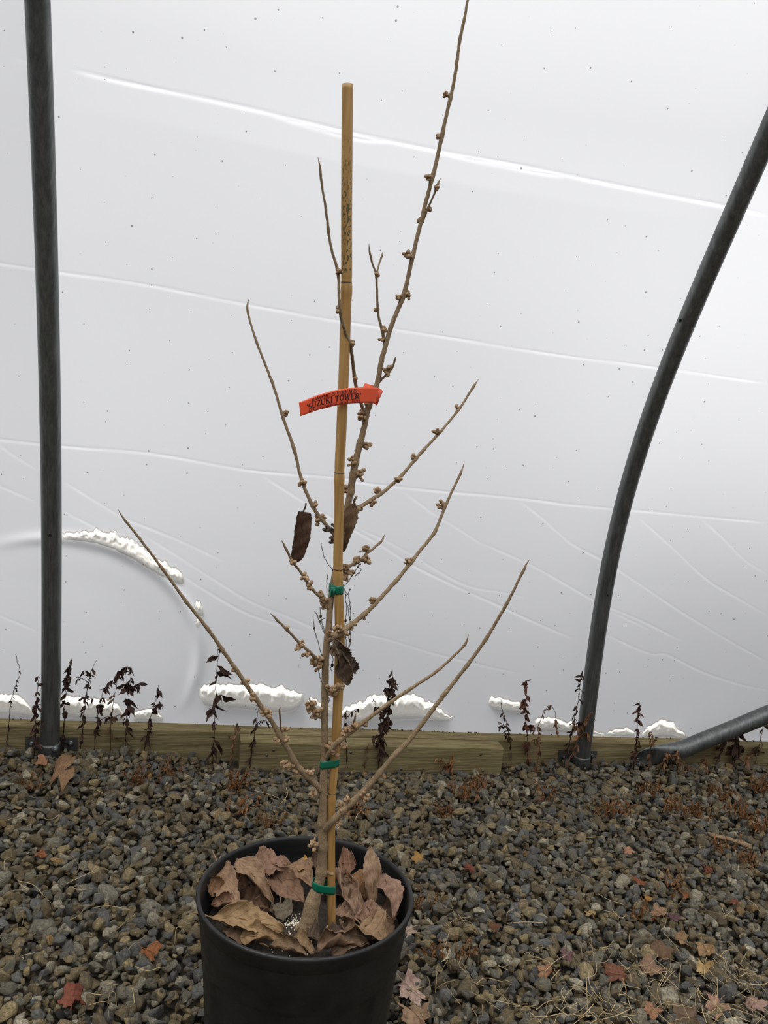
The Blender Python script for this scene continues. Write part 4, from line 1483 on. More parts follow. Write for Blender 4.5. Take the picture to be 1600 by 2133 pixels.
TAN, PINK, BRN, OCH = (.33, .215, .145), (.30, .185, .135), (.17, .105, .07), (.40, .25, .12)
POTL = [  # leaves low in the pile are tinted darker, shade painted into their colour
    # (x0,y0,h0),(x1,y1,h1), width, up, roll, col, label
    ((440, 1912, .022), (592, 1938, .012), .040, (0.1, -.5, 1), 1.3, (.33, .225, .125), 'long tan folded leaf along the front left inside the pot'),
    ((500, 1952, .014), (600, 1962, .01), .034, (0, -.4, 1), 1.5, (.30, .20, .11), 'tan rolled leaf at the front left rim of the pot'),
    ((455, 1800, .03), (495, 1900, .016), .040, (-.3, -.7, .8), 1.2, (.33, .215, .145), 'pinkish leaf draped down the left inside of the pot'),
    ((493, 1790, .052), (570, 1885, .015), .036, (.2, -.6, .8), 1.5, (.32, .215, .14), 'pale leaf with upturned tip leaning near the back left of the pot'),
    ((520, 1812, .030), (605, 1800, .032), .046, (0, -.3, 1), .9, PINK, 'broad brown leaf lying at the back left of the pot'),
    ((560, 1815, .020), (632, 1880, .012), .046, (-.1, -.7, .8), 1.3, (.27, .165, .115), 'drooping leaf just left of the stem foot'),
    ((600, 1800, .030), (655, 1850, .018), .042, (.1, -.6, .8), 1.7, (.31, .205, .135), 'crinkled leaf touching the left of the stem'),
    ((615, 1802, .03), (650, 1812, .03), .026, (0, -.5, 1), .8, (.62, .36, .11), 'small yellow leaf scrap behind the stem in the pot'),
    ((668, 1845, .014), (690, 1872, .01), .030, (.2, -.6, .8), .6, (.62, .40, .15), 'yellow-gold leaf between stem and cane'),
    ((440, 1885, .02), (500, 1880, .018), .032, (-.2, -.5, 1), 1.4, (.26, .155, .105), 'small curled leaf against the left pot wall'),
    ((433, 1830, .035), (470, 1868, .018), .028, (-.4, -.4, .8), 1.3, (.24, .14, .08), 'narrow ochre leaf at the left pot wall'),
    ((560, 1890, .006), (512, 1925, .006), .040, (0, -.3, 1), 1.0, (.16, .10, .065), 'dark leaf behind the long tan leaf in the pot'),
    ((585, 1880, .012), (592, 1918, .006), .030, (0, -.8, .6), .7, (.17, .145, .11), 'greyish leaf hanging over the bare soil'),
    ((705, 1800, .028), (742, 1800, .030), .042, (0, -.5, 1), 1.1, (.26, .145, .10), 'reddish brown leaf at the back of the pot behind the cane'),
    ((700, 1830, .012), (735, 1905, .02), .046, (.1, -.6, .8), 1.5, (.29, .195, .14), 'curved leaf just right of the cane'),
    ((712, 1885, .015), (748, 1912, .016), .050, (0, -.6, .9), 1.2, (.31, .205, .15), 'broad leaf right of the cane foot'),
    ((778, 1884, .02), (772, 1762, .078), .036, (-.2, -.9, .2), 1.5, (.33, .225, .15), 'tall upright curled leaf pointing up at the right of the pot'),
    ((748, 1812, .034), (765, 1875, .02), .038, (-.4, -.7, .6), 1.5, (.28, .155, .08), 'curled rusty leaf behind the upright one'),
    ((795, 1820, .045), (822, 1912, .022), .036, (.2, -.8, .5), 1.3, (.30, .19, .145), 'leaf sloping down the right pot wall'),
    ((745, 1908, .016), (812, 1915, .016), .036, (0, -.5, 1), 1.7, PINK, 'crinkled pink-brown leaf at the right of the pot'),
    ((752, 1925, .020), (808, 1962, .024), .058, (.05, -.5, 1), 1.0, (.29, .195, .12), 'large ribbed leaf at the front right of the pot'),
    ((660, 1975, .012), (762, 1965, .014), .046, (0, -.3, 1), 1.7, (.20, .13, .085), 'long curled brown leaf at the front of the pot'),
    ((600, 1960, .008), (655, 1985, .008), .034, (0, -.3, 1), 1.2, (.24, .165, .095), 'small tan leaf at the front rim of the pot'),
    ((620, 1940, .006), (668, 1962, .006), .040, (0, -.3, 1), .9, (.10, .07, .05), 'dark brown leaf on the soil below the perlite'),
    ((710, 1925, .008), (740, 1950, .01), .034, (-.2, -.3, 1), 2.2, (.19, .125, .085), 'tightly rolled leaf right below the cane foot'),
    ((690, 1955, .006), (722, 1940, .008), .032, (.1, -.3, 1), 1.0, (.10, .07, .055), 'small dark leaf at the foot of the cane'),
    ((560, 1975, .012), (640, 1990, .014), .034, (0, -.2, 1), 1.4, (.20, .135, .085), 'brown leaf tucked under the front rim of the pot, left of centre'),
    ((690, 1985, .012), (770, 1968, .014), .030, (0, -.2, 1), 1.2, (.15, .10, .07), 'dark leaf tucked under the front rim of the pot, right of centre'),
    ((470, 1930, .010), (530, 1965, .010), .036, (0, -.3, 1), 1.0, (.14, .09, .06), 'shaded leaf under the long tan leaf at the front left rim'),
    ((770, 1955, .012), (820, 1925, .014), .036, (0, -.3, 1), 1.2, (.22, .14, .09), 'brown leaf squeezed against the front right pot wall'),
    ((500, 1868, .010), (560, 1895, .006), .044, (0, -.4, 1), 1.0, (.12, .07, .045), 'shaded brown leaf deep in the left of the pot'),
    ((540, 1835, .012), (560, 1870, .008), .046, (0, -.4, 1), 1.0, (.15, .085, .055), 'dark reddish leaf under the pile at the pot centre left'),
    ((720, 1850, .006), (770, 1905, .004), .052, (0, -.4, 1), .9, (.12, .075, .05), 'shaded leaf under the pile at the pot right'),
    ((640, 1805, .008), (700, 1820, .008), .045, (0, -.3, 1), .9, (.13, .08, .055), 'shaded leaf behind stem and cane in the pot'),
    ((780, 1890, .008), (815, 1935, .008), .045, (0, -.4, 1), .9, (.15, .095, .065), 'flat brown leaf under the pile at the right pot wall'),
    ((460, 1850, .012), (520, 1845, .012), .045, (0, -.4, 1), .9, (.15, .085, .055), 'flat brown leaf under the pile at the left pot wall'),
]
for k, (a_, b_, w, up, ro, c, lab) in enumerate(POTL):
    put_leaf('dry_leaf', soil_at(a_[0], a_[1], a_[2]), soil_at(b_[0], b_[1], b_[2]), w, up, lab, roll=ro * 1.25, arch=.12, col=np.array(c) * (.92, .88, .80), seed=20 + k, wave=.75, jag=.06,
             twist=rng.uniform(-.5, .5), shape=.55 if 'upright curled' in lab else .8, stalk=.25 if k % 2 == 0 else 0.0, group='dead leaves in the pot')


def lobed_leaf(center, size, ang, col, seed, lobes=5, tilt=(0, 0), label='', curl=.25):
    rg = np.random.default_rng(seed)
    nr, na = 10, 70
    V, C2 = [(0, 0, 0)], [(0.5, 0, seed)]
    ph = rg.uniform(0, 6)
    for i in range(1, nr + 1):
        for k in range(na):
            a = 2 * np.pi * k / na
            b = (a / (2 * np.pi) * lobes) % 1.0
            sp = 0.64 + 0.36 * (1 - abs(2 * b - 1)) ** 1.1 + 0.06 * math.sin(a * lobes * 3 + ph)
            sp *= 0.75 + 0.35 * math.cos(a)
            r = size * 0.5 * (i / nr) * sp
            x, y = r * math.cos(a), r * math.sin(a) * 0.9
            q = i / nr
            z = curl * size * (0.35 * q * q * math.sin(2 * a + ph) + 0.22 * q * math.sin(3 * a + ph * 2) * q) + 0.10 * size * curl * math.sin(x * 60 / size * .05 + ph)
            V.append((x, y, z))
            C2.append((x / size + .5, y / size, seed))
    F = [(0, 1 + k, 1 + (k + 1) % na) for k in range(na)]
    for i in range(nr - 1):
        for k in range(na):
            l = (k + 1) % na
            F.append((1 + i * na + k, 1 + (i + 1) * na + k, 1 + (i + 1) * na + l, 1 + i * na + l))
    M = Matrix.Rotation(ang, 3, 'Z')
    M = Matrix.Rotation(tilt[0], 3, 'X') @ Matrix.Rotation(tilt[1], 3, 'Y') @ M
    Mn = np.array(M)
    V = (np.array(V) @ Mn.T)
    me = fast_mesh('fallen_leaf', V, F, True, m_leaf)
    set_col(me, np.asarray(col, float))
    set_vec(me, 'leafco', C2)
    o = link('fallen_leaf', me)
    o.location = center
    md = o.modifiers.new('thick', 'SOLIDIFY')
    md.thickness = 0.0005
    mb = MB()
    st = np.array([(-0.36 * size, 0.03 * size, 0.002), (-0.18 * size, 0, 0.001), (0, 0, 0.0005), (.3 * size, 0, 0.0008)]) @ Mn.T
    mb.add(*tube(catmull(st, .004), .0005, 6), col=np.asarray(col) * .8)
    r = mb.build('midrib', m_weed)
    r.parent = o
    tag(o, label, 'leaf', 'fallen leaves on the gravel')


RUST, RED = (.26, .10, .04), (.19, .06, .035)
GL = [(80, 1777, .026, RUST, 'small rust leaf on gravel near the left edge'), (305, 1978, .040, (.28, .11, .04), 'bright rust lobed leaf on gravel left of the pot'),
      (150, 2086, .050, RED, 'dark red leaf on gravel in the bottom left corner'), (876, 1790, .034, (.36, .20, .06), 'ochre leaf on gravel right behind the pot rim'),
      (857, 1934, .036, (.42, .31, .24), 'pale pinkish leaf touching the right wall of the pot'), (849, 2052, .066, (.46, .32, .26), 'large pale pink-tan leaf beside the pot at bottom right'),
      (872, 2118, .062, (.38, .25, .15), 'large tan lobed leaf at the bottom edge right of the pot'), (1143, 2022, .036, (.34, .18, .10), 'star shaped tan leaf on gravel below centre right'),
      (981, 1811, .030, RED, 'dark red-brown leaf scrap right of the pot'), (1305, 1771, .036, (.42, .22, .13), 'smooth pinkish orange leaf on gravel at mid right'),
      (1475, 1812, .030, RED, 'round red-brown leaf under the wood splinter'), (1338, 1838, .036, (.20, .07, .03), 'narrow dark red leaf on gravel at right'),
      (1348, 1868, .022, (.36, .19, .05), 'small ochre leaf below the narrow red one'), (1428, 1865, .028, RUST, 'small rust leaf on gravel far right'),
      (1378, 1903, .036, (.32, .19, .11), 'tan leaf half under a purple one'), (1402, 1912, .032, (.12, .06, .065), 'purple brown leaf on gravel at right'),
      (1372, 1971, .056, (.15, .09, .05), 'dark brown oblong leaf on gravel at lower right'), (1418, 1956, .038, (.33, .21, .11), 'light brown leaf above the yellow tan one'),
      (1466, 1968, .044, (.31, .19, .09), 'long brown leaf at lower right'), (1355, 2020, .052, (.30, .18, .115), 'curled brown leaf at lower right'),
      (1292, 2030, .052, (.20, .085, .05), 'deep red-brown leaf left of the curled brown one'), (1468, 2011, .040, (.46, .31, .13), 'yellow tan lobed leaf at lower right'),
      (1497, 2087, .046, (.42, .25, .17), 'pinkish tan leaf near the bottom right corner'), (1568, 2092, .050, (.36, .22, .18), 'dull pink leaf in the bottom right corner'),
      (1362, 2098, .036, (.33, .17, .09), 'small tan leaf at the bottom edge, lower right'), (1180, 1982, .030, (.16, .085, .085), 'purplish leaf scrap above the star shaped tan leaf'),
      (1535, 1880, .028, RED, 'red leaf scrap near the right edge'), (1030, 1926, .028, (.15, .07, .035), 'dark leaf scrap right of the pot below mid'), (1440, 2120, .06, (.15, .10, .06), 'big dark leaf at the bottom edge, lower right'),
      (95, 1585, .040, (.33, .17, .09), 'rusty leaf curled at the foot of the left hoop pole'), (1232, 1905, .026, (.38, .26, .12), 'small straw coloured leaf at centre right')]
for k, (x, y, s, c, lab) in enumerate(GL):
    P = on_bed(x, y, 0.020)
    lobed_leaf(P, s * 1.15, rng.uniform(0, 6.28), c, 100 + k, int(rng.integers(5, 8)), (rng.uniform(-.05, .32), rng.uniform(-.18, .18)), lab, curl=rng.uniform(.22, .45))
for k, (a_, b_, lab) in enumerate((((150, 1575), (102, 1640), 'long crumpled dry leaf just right of the left pole foot'), ((142, 1600), (128, 1652), 'second dry leaf strip below the left pole foot'))):
    put_leaf('fallen_leaf', on_bed(*a_, .03), on_bed(*b_, .022), .03, (0.2, -.5, 1), lab, roll=1.7, col=(.29, .17, .09), seed=160 + k, wave=.6, stalk=0, group='fallen leaves on the gravel')

# splinter of wood on the stones
mb = MB()
a_, b_ = on_bed(1476, 1738, .020), on_bed(1566, 1764, .022)
for k in range(3):
    off = np.array([0, (k - 1) * 0.0045, rng.uniform(0, .002)])
    mb.add(*tube(catmull([a_ + off, (a_ + b_) / 2 + off + (0, 0, .002), b_ + off + rng.normal(0, .002, 3)], .01), np.array([.0028, .003, .002, .001])[np.clip(np.arange(len(catmull([a_ + off, (a_ + b_) / 2 + off + (0, 0, .002), b_ + off], .01))) // 3, 0, 3)] if False else .0028, 6), col=(.25, .18, .11))
tag(mb.build('wood_splinter', m_weed), 'brown splinter of wood lying on the gravel at far right', 'wood')

# ------------------------------------------------------------------ dried weeds
def small_leaf(mb, c, size, col, rg):
    """a shrivelled, folded and twisted little leaf"""
    d = rg.normal(size=3)
    d[2] = -abs(d[2]) * 1.4 - 0.7
    d /= np.linalg.norm(d)
    s = np.cross(d, rg.normal(size=3))
    s /= np.linalg.norm(s)
    n = np.cross(d, s)
    tw, cu, fo = rg.uniform(-2.6, 2.6), rg.uniform(-.5, .5), rg.uniform(.15, .5)
    V = []
    m = 6
    for i in range(m + 1):
        q = i / m
        w = size * .5 * (.04 + .40 * math.sin(math.pi * min(1, q ** .8)) * rg.uniform(.6, 1.2))
        a = tw * q
        sd, nn = s * math.cos(a) + n * math.sin(a), n * math.cos(a) - s * math.sin(a)
        cc = c + d * size * q + n * size * cu * q * q
        V += [cc + sd * w + nn * w * fo * 2, cc, cc - sd * w + nn * w * fo * 2]
    F = [(i * 3 + j, i * 3 + j + 1, (i + 1) * 3 + j + 1, (i + 1) * 3 + j) for i in range(m) for j in range(2)]
    mb.add(V, F, col * rg.uniform(.7, 1.35))


def weed(pts, Yw, n_leaf, leaf_px, col, label, seed, twigs=0, stem_w=2.0, dense_low=False, group='dried weeds along the timber'):
    rg = np.random.default_rng(seed)
    base = at_y(*pts[0], Yw)
    base[2] = min(base[2], gz(base[0]) + 0.02)
    root = empty('dried_weed', (base[0], base[1], gz(base[0])))
    k = depth(base) / F_PX
    Q = catmull([list(at_y(x, y, Yw + rg.uniform(-.006, .006))) for x, y in pts], .008)
    Q[0, 2] = min(Q[0, 2], gz(Q[0, 0]) + 0.004)
    Q = Q + rg.normal(0, .0009, Q.shape)
    st = MB()
    st.add(*tube(Q, np.linspace(stem_w * .5, stem_w * .25, len(Q)) * k, 6), col=np.asarray(col) * .9)
    paths = [Q]
    for t_ in range(twigs):
        i = rg.integers(len(Q) // 4, max(len(Q) // 4 + 1, int(len(Q) * .85)))
        d = np.array([rg.choice([-1, 1]) * rg.uniform(.4, 1), rg.uniform(-.3, .3), rg.uniform(.3, 1.0)])
        L = rg.uniform(10, 32) * k
        T_ = catmull([Q[i], Q[i] + d * L * .6, Q[i] + d * L + np.array([0, 0, -.25 * L])], .004)
        st.add(*tube(T_, .7 * k, 5), col=np.asarray(col) * .9)
        paths.append(T_)
    st.build('stem', m_weed, root)
    lf = MB()
    for q in range(int(n_leaf * 2.0)):
        P = paths[rg.integers(len(paths))] if len(paths) > 1 and rg.random() < .5 else Q
        i = rg.integers(int(len(P) * .12), len(P))
        if dense_low and rg.random() < .4:
            i = rg.integers(0, max(1, len(P) // 2))
        small_leaf(lf, P[i], leaf_px * k * rg.uniform(.45, 1.2), np.asarray(col), rg)
    if n_leaf:
        lf.build('foliage', m_weed, root)
    tag(root, label, 'dried weed', group)


DK, MD, OR_ = (.050, .028, .022), (.11, .065, .04), (.25, .12, .05)
YW = 1.875
YW2 = 1.832
WEEDS = [
    ([(12, 1570), (22, 1470), (33, 1425), (42, 1402), (37, 1380), (32, 1362)], YW, 6, 14, DK, 'thin bent weed stem at the far left edge', 0),
    ([(72, 1560), (74, 1500), (78, 1440), (79, 1408)], YW - .03, 22, 18, DK, 'leafy dark weed just left of the left pole', 2),
    ([(130, 1565), (135, 1480), (139, 1420), (143, 1390), (150, 1371)], YW, 16, 22, DK, 'tall weed touching the right side of the left pole', 1),
    ([(168, 1560), (178, 1470), (184, 1420), (192, 1395), (200, 1376)], YW, 22, 16, DK, 'branching dark weed, second right of the left pole', 3),
    ([(196, 1560), (206, 1480), (216, 1440), (230, 1422), (240, 1416)], YW, 26, 17, DK, 'drooping weed whose tip bends right, left of the round bulge foot', 3),
    ([(230, 1560), (233, 1490), (240, 1440), (247, 1405)], YW, 10, 18, MD, 'slim brown weed beside the drooping one', 1),
    ([(258, 1570), (264, 1490), (268, 1440), (272, 1400), (266, 1388), (256, 1390), (250, 1402)], YW, 26, 26, DK, 'big weed with hooked top, right of the slim brown one', 2),
    ([(300, 1560), (313, 1500), (323, 1460), (331, 1426)], YW, 16, 20, DK, 'weed standing before the foot of the round bulge', 1),
    ([(443, 1592), (447, 1520), (449, 1450), (452, 1400), (455, 1346)], YW2, 11, 34, DK, 'tall straight weed with long hanging leaves left of the timber offcut', 1),
    ([(480, 1600), (486, 1550), (492, 1520), (494, 1506)], YW2, 14, 14, (.17, .10, .055), 'short pale weed at the left end of the offcut', 2),
    ([(520, 1602), (526, 1555), (533, 1510), (540, 1466)], YW2, 16, 16, DK, 'weed hanging before the offcut under the lowest left branch', 1),
    ([(724, 1600), (720, 1550), (719, 1500), (722, 1478)], YW2, 18, 12, DK, 'dark weed peeping out just right of the cane', 2),
    ([(786, 1602), (795, 1540), (806, 1490), (816, 1440), (818, 1396)], YW2, 60, 22, DK, 'dense dark weed before the biggest snow heap', 4),
    ([(800, 1560), (795, 1510), (788, 1480), (777, 1455)], YW2, 14, 12, DK, 'small forked weed left of the dense dark one', 2),
    ([(760, 1600), (762, 1570), (766, 1556), (768, 1548)], YW2, 6, 12, (.2, .13, .07), 'short straw weed before the offcut', 1),
    ([(934, 1640), (938, 1605), (942, 1585), (945, 1570)], 1.825, 26, 14, OR_, 'upright orange weed before the right part of the offcut', 2),
    ([(1066, 1570), (1062, 1540), (1055, 1505), (1046, 1475), (1043, 1456)], YW, 16, 12, DK, 'spindly weed right of the offcut end', 3),
    ([(1099, 1600), (1099, 1540), (1096, 1480), (1097, 1419)], YW, 34, 18, (.10, .045, .03), 'tall reddish weed between offcut and bending pole', 2),
    ([(1106, 1632), (1124, 1570), (1121, 1520), (1130, 1490), (1144, 1470), (1155, 1478), (1160, 1520)], YW2, 18, 15, (.16, .08, .045), 'arching weed left of the bending pole', 2),
    ([(1175, 1590), (1190, 1530), (1203, 1470), (1208, 1430), (1212, 1398)], 1.838, 26, 14, DK, 'weed hugging the left side of the bending pole', 1),
    ([(1180, 1596), (1200, 1550), (1217, 1505), (1232, 1483), (1236, 1490)], 1.826, 18, 16, (.20, .10, .05), 'orange weed crossing before the bending pole foot', 3),
    ([(1322, 1592), (1325, 1550), (1329, 1500), (1332, 1461)], 1.842, 30, 14, (.085, .04, .03), 'upright spiky weed left of the brace pipe foot', 0),
    ([(1352, 1612), (1354, 1570), (1358, 1545), (1357, 1524)], 1.828, 14, 13, (.16, .085, .045), 'weed in front of the flattened pipe foot', 1),
    ([(1378, 1615), (1384, 1585), (1390, 1564)], 1.826, 14, 13, (.2, .11, .055), 'short weed right of the flattened pipe foot', 2),
    ([(1412, 1618), (1414, 1590), (1413, 1563)], 1.826, 12, 13, (.22, .12, .06), 'short tan weed under the brace pipe bend', 2),
    ([(1425, 1622), (1422, 1600), (1424, 1580)], 1.826, 10, 12, (.2, .12, .07), 'low weed next to the short tan one', 1),
    ([(1462, 1640), (1468, 1605), (1472, 1578)], 1.826, 20, 14, (.19, .10, .05), 'bushy low weed under the middle of the brace', 2),
    ([(1496, 1602), (1502, 1565), (1510, 1533)], YW, 10, 13, DK, 'thin dark weed under the brace near the right edge', 1),
    ([(1522, 1620), (1526, 1575), (1534, 1540), (1536, 1518)], YW, 18, 26, (.07, .04, .03), 'broad leaved weed below the brace near the right edge', 1),
    ([(1565, 1625), (1575, 1580), (1584, 1540), (1594, 1502)], YW, 4, 26, (.12, .08, .05), 'lone straw stem with one leaf under the brace end', 0),
    ([(1548, 1640), (1552, 1600), (1556, 1572)], 1.826, 16, 14, (.2, .1, .05), 'rusty weed at the right edge of the gravel', 2),
]
for k, w in enumerate(WEEDS):
    weed(w[0], w[1], w[2], w[3], w[4], w[5], 300 + k, w[6])

LOW = [(492, 1640, 'left of the pot near the offcut', 40), (500, 1690, 'behind the left of the pot rim', 30), (285, 1630, 'below the left part of the beam', 30), (345, 1612, 'beside the beam left of the offcut', 22),
       (960, 1660, 'right of the orange upright weed', 36), (1005, 1640, 'below the right end of the offcut', 30), (925, 1700, 'midway between offcut and pot', 26), (735, 1700, 'just behind the pot right of the cane', 24),
       (1135, 1660, 'below the arching weed', 22), (1285, 1690, 'right of the bending pole foot on the stones', 30), (1345, 1660, 'below the brace foot', 34), (1395, 1690, 'on the stones below the short tan weed', 30),
       (1450, 1700, 'left of the wood splinter', 34), (1500, 1660, 'under the brace on the stones', 34), (1540, 1700, 'right above the wood splinter', 36), (1588, 1650, 'at the right edge under the brace', 40), (1585, 1730, 'at the right edge beside the splinter', 34),
       (1500, 1770, 'just below the wood splinter', 26), (1395, 1850, 'near the ochre leaf', 22), (960, 1985, 'right of the pot among straw', 26), (905, 1990, 'beside the pot wall', 30), (880, 1890, 'by the right pot rim', 24), (1250, 1700, 'below the bending pole', 24), (560, 1720, 'behind the back of the pot', 22),
       (60, 1640, 'near the left edge below the pole', 22), (1560, 1800, 'near the right edge halfway down', 24), (1330, 1910, 'left of the tan and purple leaves', 24)]
for k, (x, y, where, n) in enumerate(LOW):
    rg = np.random.default_rng(700 + k)
    B = on_bed(x, y, 0.012)
    root = empty('low_weed', (B[0], B[1], gz(B[0])))
    st, lf = MB(), MB()
    kk = depth(B) / F_PX
    col = np.array(OR_) * rg.uniform(.55, 1.0)
    for s in range(int(6 + n / 4)):
        a = rg.uniform(0, 6.28)
        sp_ = rg.uniform(4, 22) * kk
        hh = rg.uniform(8, 42) * kk
        b0_ = B + np.array([rg.normal() * 14 * kk, rg.normal() * 10 * kk, 0])
        Q = catmull([b0_, b0_ + np.array([math.cos(a) * sp_ * .5, math.sin(a) * sp_ * .5, hh * .6]), b0_ + np.array([math.cos(a) * sp_, math.sin(a) * sp_, hh])], .004)
        st.add(*tube(Q, .7 * kk, 5), col=col)
        for q in range(int(n / 4)):
            small_leaf(lf, Q[rg.integers(1, len(Q))], rg.uniform(5, 11) * kk, col * 1.05, rg)
    st.build('stem', m_weed, root)
    lf.build('foliage', m_weed, root)
    tag(root, 'low rusty dried weed ' + where, 'dried weed', 'low rusty weeds in the gravel')

# straw
mb = MB()
zones = [(1060, 1330, 1960, 2133, 60), (1400, 1600, 1990, 2133, 75), (880, 1060, 1880, 2133, 34), (0, 180, 1700, 2000, 14), (180, 420, 1880, 2133, 14), (1290, 1420, 2000, 2130, 26), (1200, 1600, 1680, 1960, 26), (100, 1300, 1640, 1720, 18), (1180, 1300, 2050, 2133, 24)]
for x0, x1, y0, y1, n in zones:
    for _ in range(n):
        P = on_bed(rng.uniform(x0, x1), rng.uniform(y0, y1), rng.uniform(.016, .030))
        L = rng.uniform(.015, .06)
        a = rng.uniform(0, 6.28)
        d = np.array([math.cos(a), math.sin(a), rng.uniform(-.1, .3)])
        mid = P + d * L * .5 + rng.normal(0, .004, 3)
        Q = catmull([P, mid, P + d * L + rng.normal(0, .005, 3)], .006)
        Q[:, 2] = np.maximum(Q[:, 2], gz(Q[:, 0]) + .012)
        mb.add(*tube(Q, rng.uniform(.00035, .0007), 5), col=np.array((.42, .33, .19)) * rng.uniform(.5, 1.25))
tag(mb.build('dry_grass', m_weed), 'pale dry grass straws strewn over the gravel', 'straw', kind='stuff')
mb = MB()
for _ in range(110):
    x = rng.uniform(640, 1000) if rng.random() < .6 else rng.uniform(0, 1600)
    u = rng.uniform(0.15, 1.0)
    P = on_plane(x, 1515 + (x - 500) * .03 - 8 * u, GN, BEAM_ZT)
    P[1] = min(max(P[1], BEAM_Y0 + .003), BEAM_Y1 - .004)
    s = rng.uniform(.0006, .0022)
    mb.add(ICO1[0] * s * rng.uniform(.5, 1.5, 3) + np.array([P[0], P[1], BEAM_ZT + gz(P[0]) + s * .5]), ICO1[1], col=np.array((.05, .03, .02)) * rng.uniform(.5, 2))
tag(mb.build('bark_crumbs', m_weed), 'dark crumbs of debris lying on top of the long beam', 'debris', kind='stuff')

# ------------------------------------------------------------------ gravel
PAL = [((.088, .087, .080), 'dark grey', .20), ((.133, .120, .085), 'mid grey', .27), ((.128, .094, .046), 'brown', .25), ((.205, .155, .074), 'tan', .17), ((.27, .24, .17), 'pale grey', .10), ((.24, .145, .05), 'rusty yellow', .03)]
PW = np.cumsum([q[2] for q in PAL])


def stone_shapes(tmpl, k):
    out = []
    for _ in range(k):
        V = tmpl[0].copy()
        for c in range(13):
            n = rng.normal(size=3)
            n /= np.linalg.norm(n)
            d = rng.uniform(.36, .74)
            h = V @ n
            V = V - np.outer(np.maximum(h - d, 0), n) * 0.96
        V *= np.array([1.0, rng.uniform(.62, .95), rng.uniform(.45, .8)])
        V /= np.abs(V).max()
        out.append(V)
    return np.array(out)


SH2, SH1 = stone_shapes(ICO2, 40), stone_shapes(ICO1, 24)


def scatter(step, x0, x1, y0, y1):
    gx, gy = np.meshgrid(np.arange(x0, x1, step), np.arange(y0, y1, step * .9))
    gx = gx + (np.arange(gx.shape[0]) % 2)[:, None] * step * .5
    n = gx.size
    return np.stack([gx.ravel() + rng.uniform(-.42, .42, n) * step, gy.ravel() + rng.uniform(-.42, .42, n) * step], 1)


def build_stones(C, size, shapes, tmplF, colors):
    n = len(C)
    idx = rng.integers(0, len(shapes), n)
    Rm = rot_rand(n)
    # lay stones mostly flat
    S = shapes[idx]
    flat = rng.random(n) < .55
    ang = rng.uniform(0, 2 * np.pi, n)
    Rz = np.zeros((n, 3, 3))
    Rz[:, 0, 0] = np.cos(ang); Rz[:, 0, 1] = -np.sin(ang); Rz[:, 1, 0] = np.sin(ang); Rz[:, 1, 1] = np.cos(ang); Rz[:, 2, 2] = 1
    tl = rng.normal(0, .32, n)
    Rx = np.zeros((n, 3, 3))
    Rx[:, 0, 0] = 1; Rx[:, 1, 1] = np.cos(tl); Rx[:, 1, 2] = -np.sin(tl); Rx[:, 2, 1] = np.sin(tl); Rx[:, 2, 2] = np.cos(tl)
    Rm = np.where(flat[:, None, None], Rx @ Rz, Rm)
    W = np.einsum('nij,nvj->nvi', Rm, S) * size[:, None, None]
    return W, S + rng.uniform(-40, 40, (n, 1, 3))


def stone_colors(n):
    k = np.searchsorted(PW, rng.random(n))
    k = np.clip(k, 0, len(PAL) - 1)
    base = np.array([q[0] for q in PAL])[k]
    return base * rng.uniform(.72, 1.28, (n, 1)), k


def mesh_of(name, W, C, grain, colors, tf):
    n, nv, _ = W.shape
    V = (W + C[:, None, :]).reshape(-1, 3)
    F = (tf[None] + (np.arange(n) * nv)[:, None, None]).reshape(-1, 3)
    me = fast_mesh(name, V, F, False, m_stone)
    set_col(me, np.repeat(colors, nv, 0))
    set_vec(me, 'grain', grain.reshape(-1, 3))
    return me


def clear_of_things(C2, r):
    ok = (C2[:, 1] < BEAM_Y0 - .003 - r * .5)
    ok &= np.hypot(C2[:, 0] - POT_C[0], C2[:, 1] - POT_C[1]) > .117 + r
    ok &= ~((C2[:, 0] > .145 - r) & (C2[:, 0] < .82 + r) & (C2[:, 1] > BEAM_Y0 - .046 - r * .8))
    for X0 in (X_L, X_R):
        ok &= np.hypot(C2[:, 0] - X0, C2[:, 1] - Y_POLE) > .023 + r * .7
    return ok


def dip(C):
    return .018 * np.clip((C[:, 1] - 1.70) / .12, 0, 1) * np.clip((C[:, 0] + .02) / .1, 0, 1) * np.clip((1.0 - C[:, 0]) / .1, 0, 1)


# lower layer
C2 = scatter(.0165, -1.1, 2.4, .0, 1.885)
sz = rng.uniform(.008, .0125, len(C2))
k = clear_of_things(C2, sz)
C2, sz = C2[k], sz[k]
C = np.c_[C2, gz(C2[:, 0]) - .004 + rng.uniform(-.004, .003, len(C2))]
C[:, 2] -= dip(C)
W0, g0 = build_stones(C, sz, SH1, ICO1[1], None)
c0_, _ = stone_colors(len(C))
lower = (W0, C, g0, c0_ * .9)
# upper layer
C2 = scatter(.0184, -1.1, 2.4, .0, 1.88)
keep = rng.random(len(C2)) < .93
C2 = C2[keep]
sz = np.clip(rng.lognormal(math.log(.0112), .30, len(C2)), .0062, .0215)
k = clear_of_things(C2, sz)
C2, sz = C2[k], sz[k]
C = np.c_[C2, gz(C2[:, 0]) + .007 + rng.uniform(-.003, .006, len(C2))]
C[:, 2] -= dip(C)
u, v = project(C)
inside = (u > -130) & (u < 1730) & (v < 2250)
W1, g1 = build_stones(C[inside], sz[inside], SH2, ICO2[1], None)
c1_, k1 = stone_colors(int(inside.sum()))
W2, g2_ = build_stones(C[~inside], sz[~inside], SH1, ICO1[1], None)
c2_, _ = stone_colors(int((~inside).sum()))
Cin, szin = C[inside], sz[inside]
u, v = project(Cin)
dep = -((Cin - CAM) @ R)[:, 2]
score = szin / dep
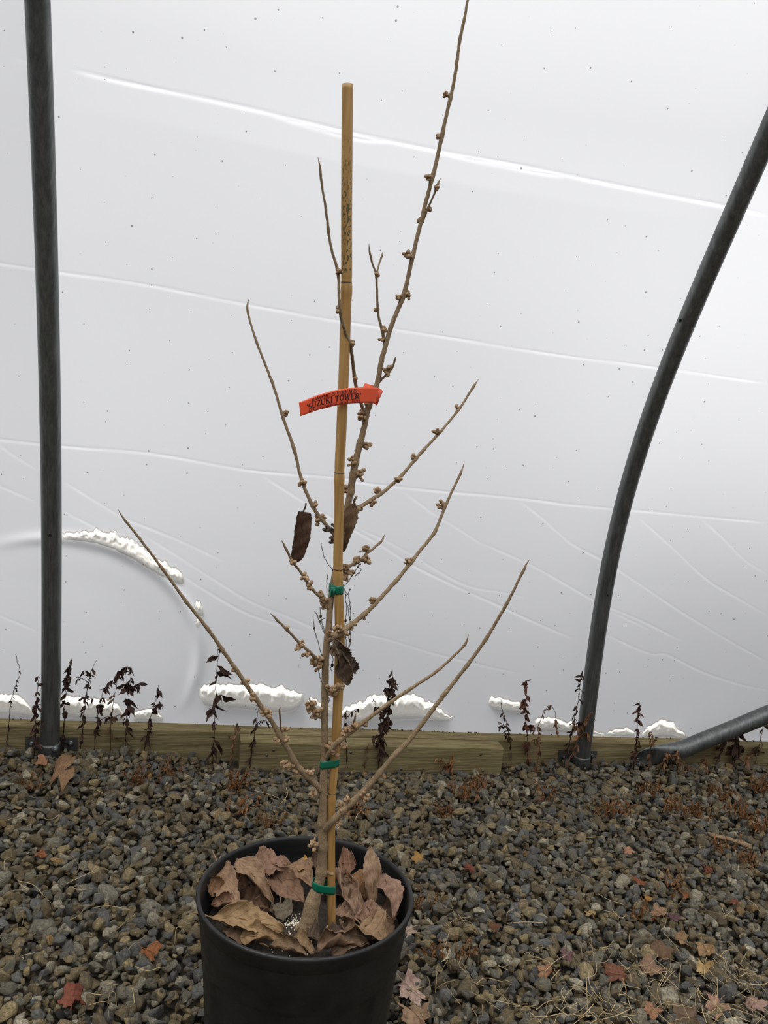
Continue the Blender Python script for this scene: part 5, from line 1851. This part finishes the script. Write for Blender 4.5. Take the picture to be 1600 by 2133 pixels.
vis = (u > 12) & (u < 1588) & (v < 2122) & ~((u > 405) & (u < 868) & (v > 1735))
score = np.where(vis, score, 0)
top = np.argsort(-score)[:300]
big = np.zeros(len(Cin), bool)
big[top] = True
# chips between the stones
C3 = scatter(.020, -.6, 1.95, .5, 1.88)
s3 = rng.uniform(.0032, .0066, len(C3))
k3 = clear_of_things(C3, s3)
C3, s3 = C3[k3], s3[k3]
C3 = np.c_[C3, gz(C3[:, 0]) + .012 + rng.uniform(-.004, .004, len(C3))]
C3[:, 2] -= dip(C3)
W3, g3 = build_stones(C3, s3, SH1, ICO1[1], None)
c3_, _ = stone_colors(len(C3))
# the mass of smaller stones
parts = [(W1[~big], Cin[~big], g1[~big], c1_[~big], ICO2[1])]
V, Fc, cc, gg, off = [], [], [], [], 0
for W, Cc, g, c, tf in parts + [(*lower, ICO1[1]), (W2, C[~inside], g2_, c2_, ICO1[1]), (W3, C3, g3, c3_, ICO1[1])]:
    n, nv, _ = W.shape
    V.append((W + Cc[:, None, :]).reshape(-1, 3))
    Fc.append((tf[None] + (np.arange(n) * nv)[:, None, None]).reshape(-1, 3) + off)
    cc.append(np.repeat(c, nv, 0))
    gg.append(g.reshape(-1, 3))
    off += n * nv
me = fast_mesh('gravel', np.concatenate(V), np.concatenate(Fc), False, m_stone)
set_col(me, np.concatenate(cc))
set_vec(me, 'grain', np.concatenate(gg))
tag(link('gravel', me), 'bed of crushed grey and tan gravel around the pot', 'gravel', kind='stuff')


def region(x, y):
    side = 'left of the black pot' if x < 410 else ('right of the black pot' if x > 860 else 'behind the black pot')
    if y < 1740:
        return 'near the timber' + (' at left' if x < 500 else ' at right' if x > 1050 else ' behind the pot')
    return side + (', close to it' if 300 < x < 1000 else '')


for i in top:
    me = fast_mesh('gravel_stone', W1[i], ICO2[1], False, m_stone)
    set_col(me, c1_[i])
    set_vec(me, 'grain', g1[i])
    o = link('gravel_stone', me)
    o.location = Cin[i]
    nm = PAL[k1[i]][1]
    rg_ = region(u[i], v[i])
    tag(o, f'large {nm} gravel stone {rg_}', 'stone', f'large {nm} stones {rg_}')
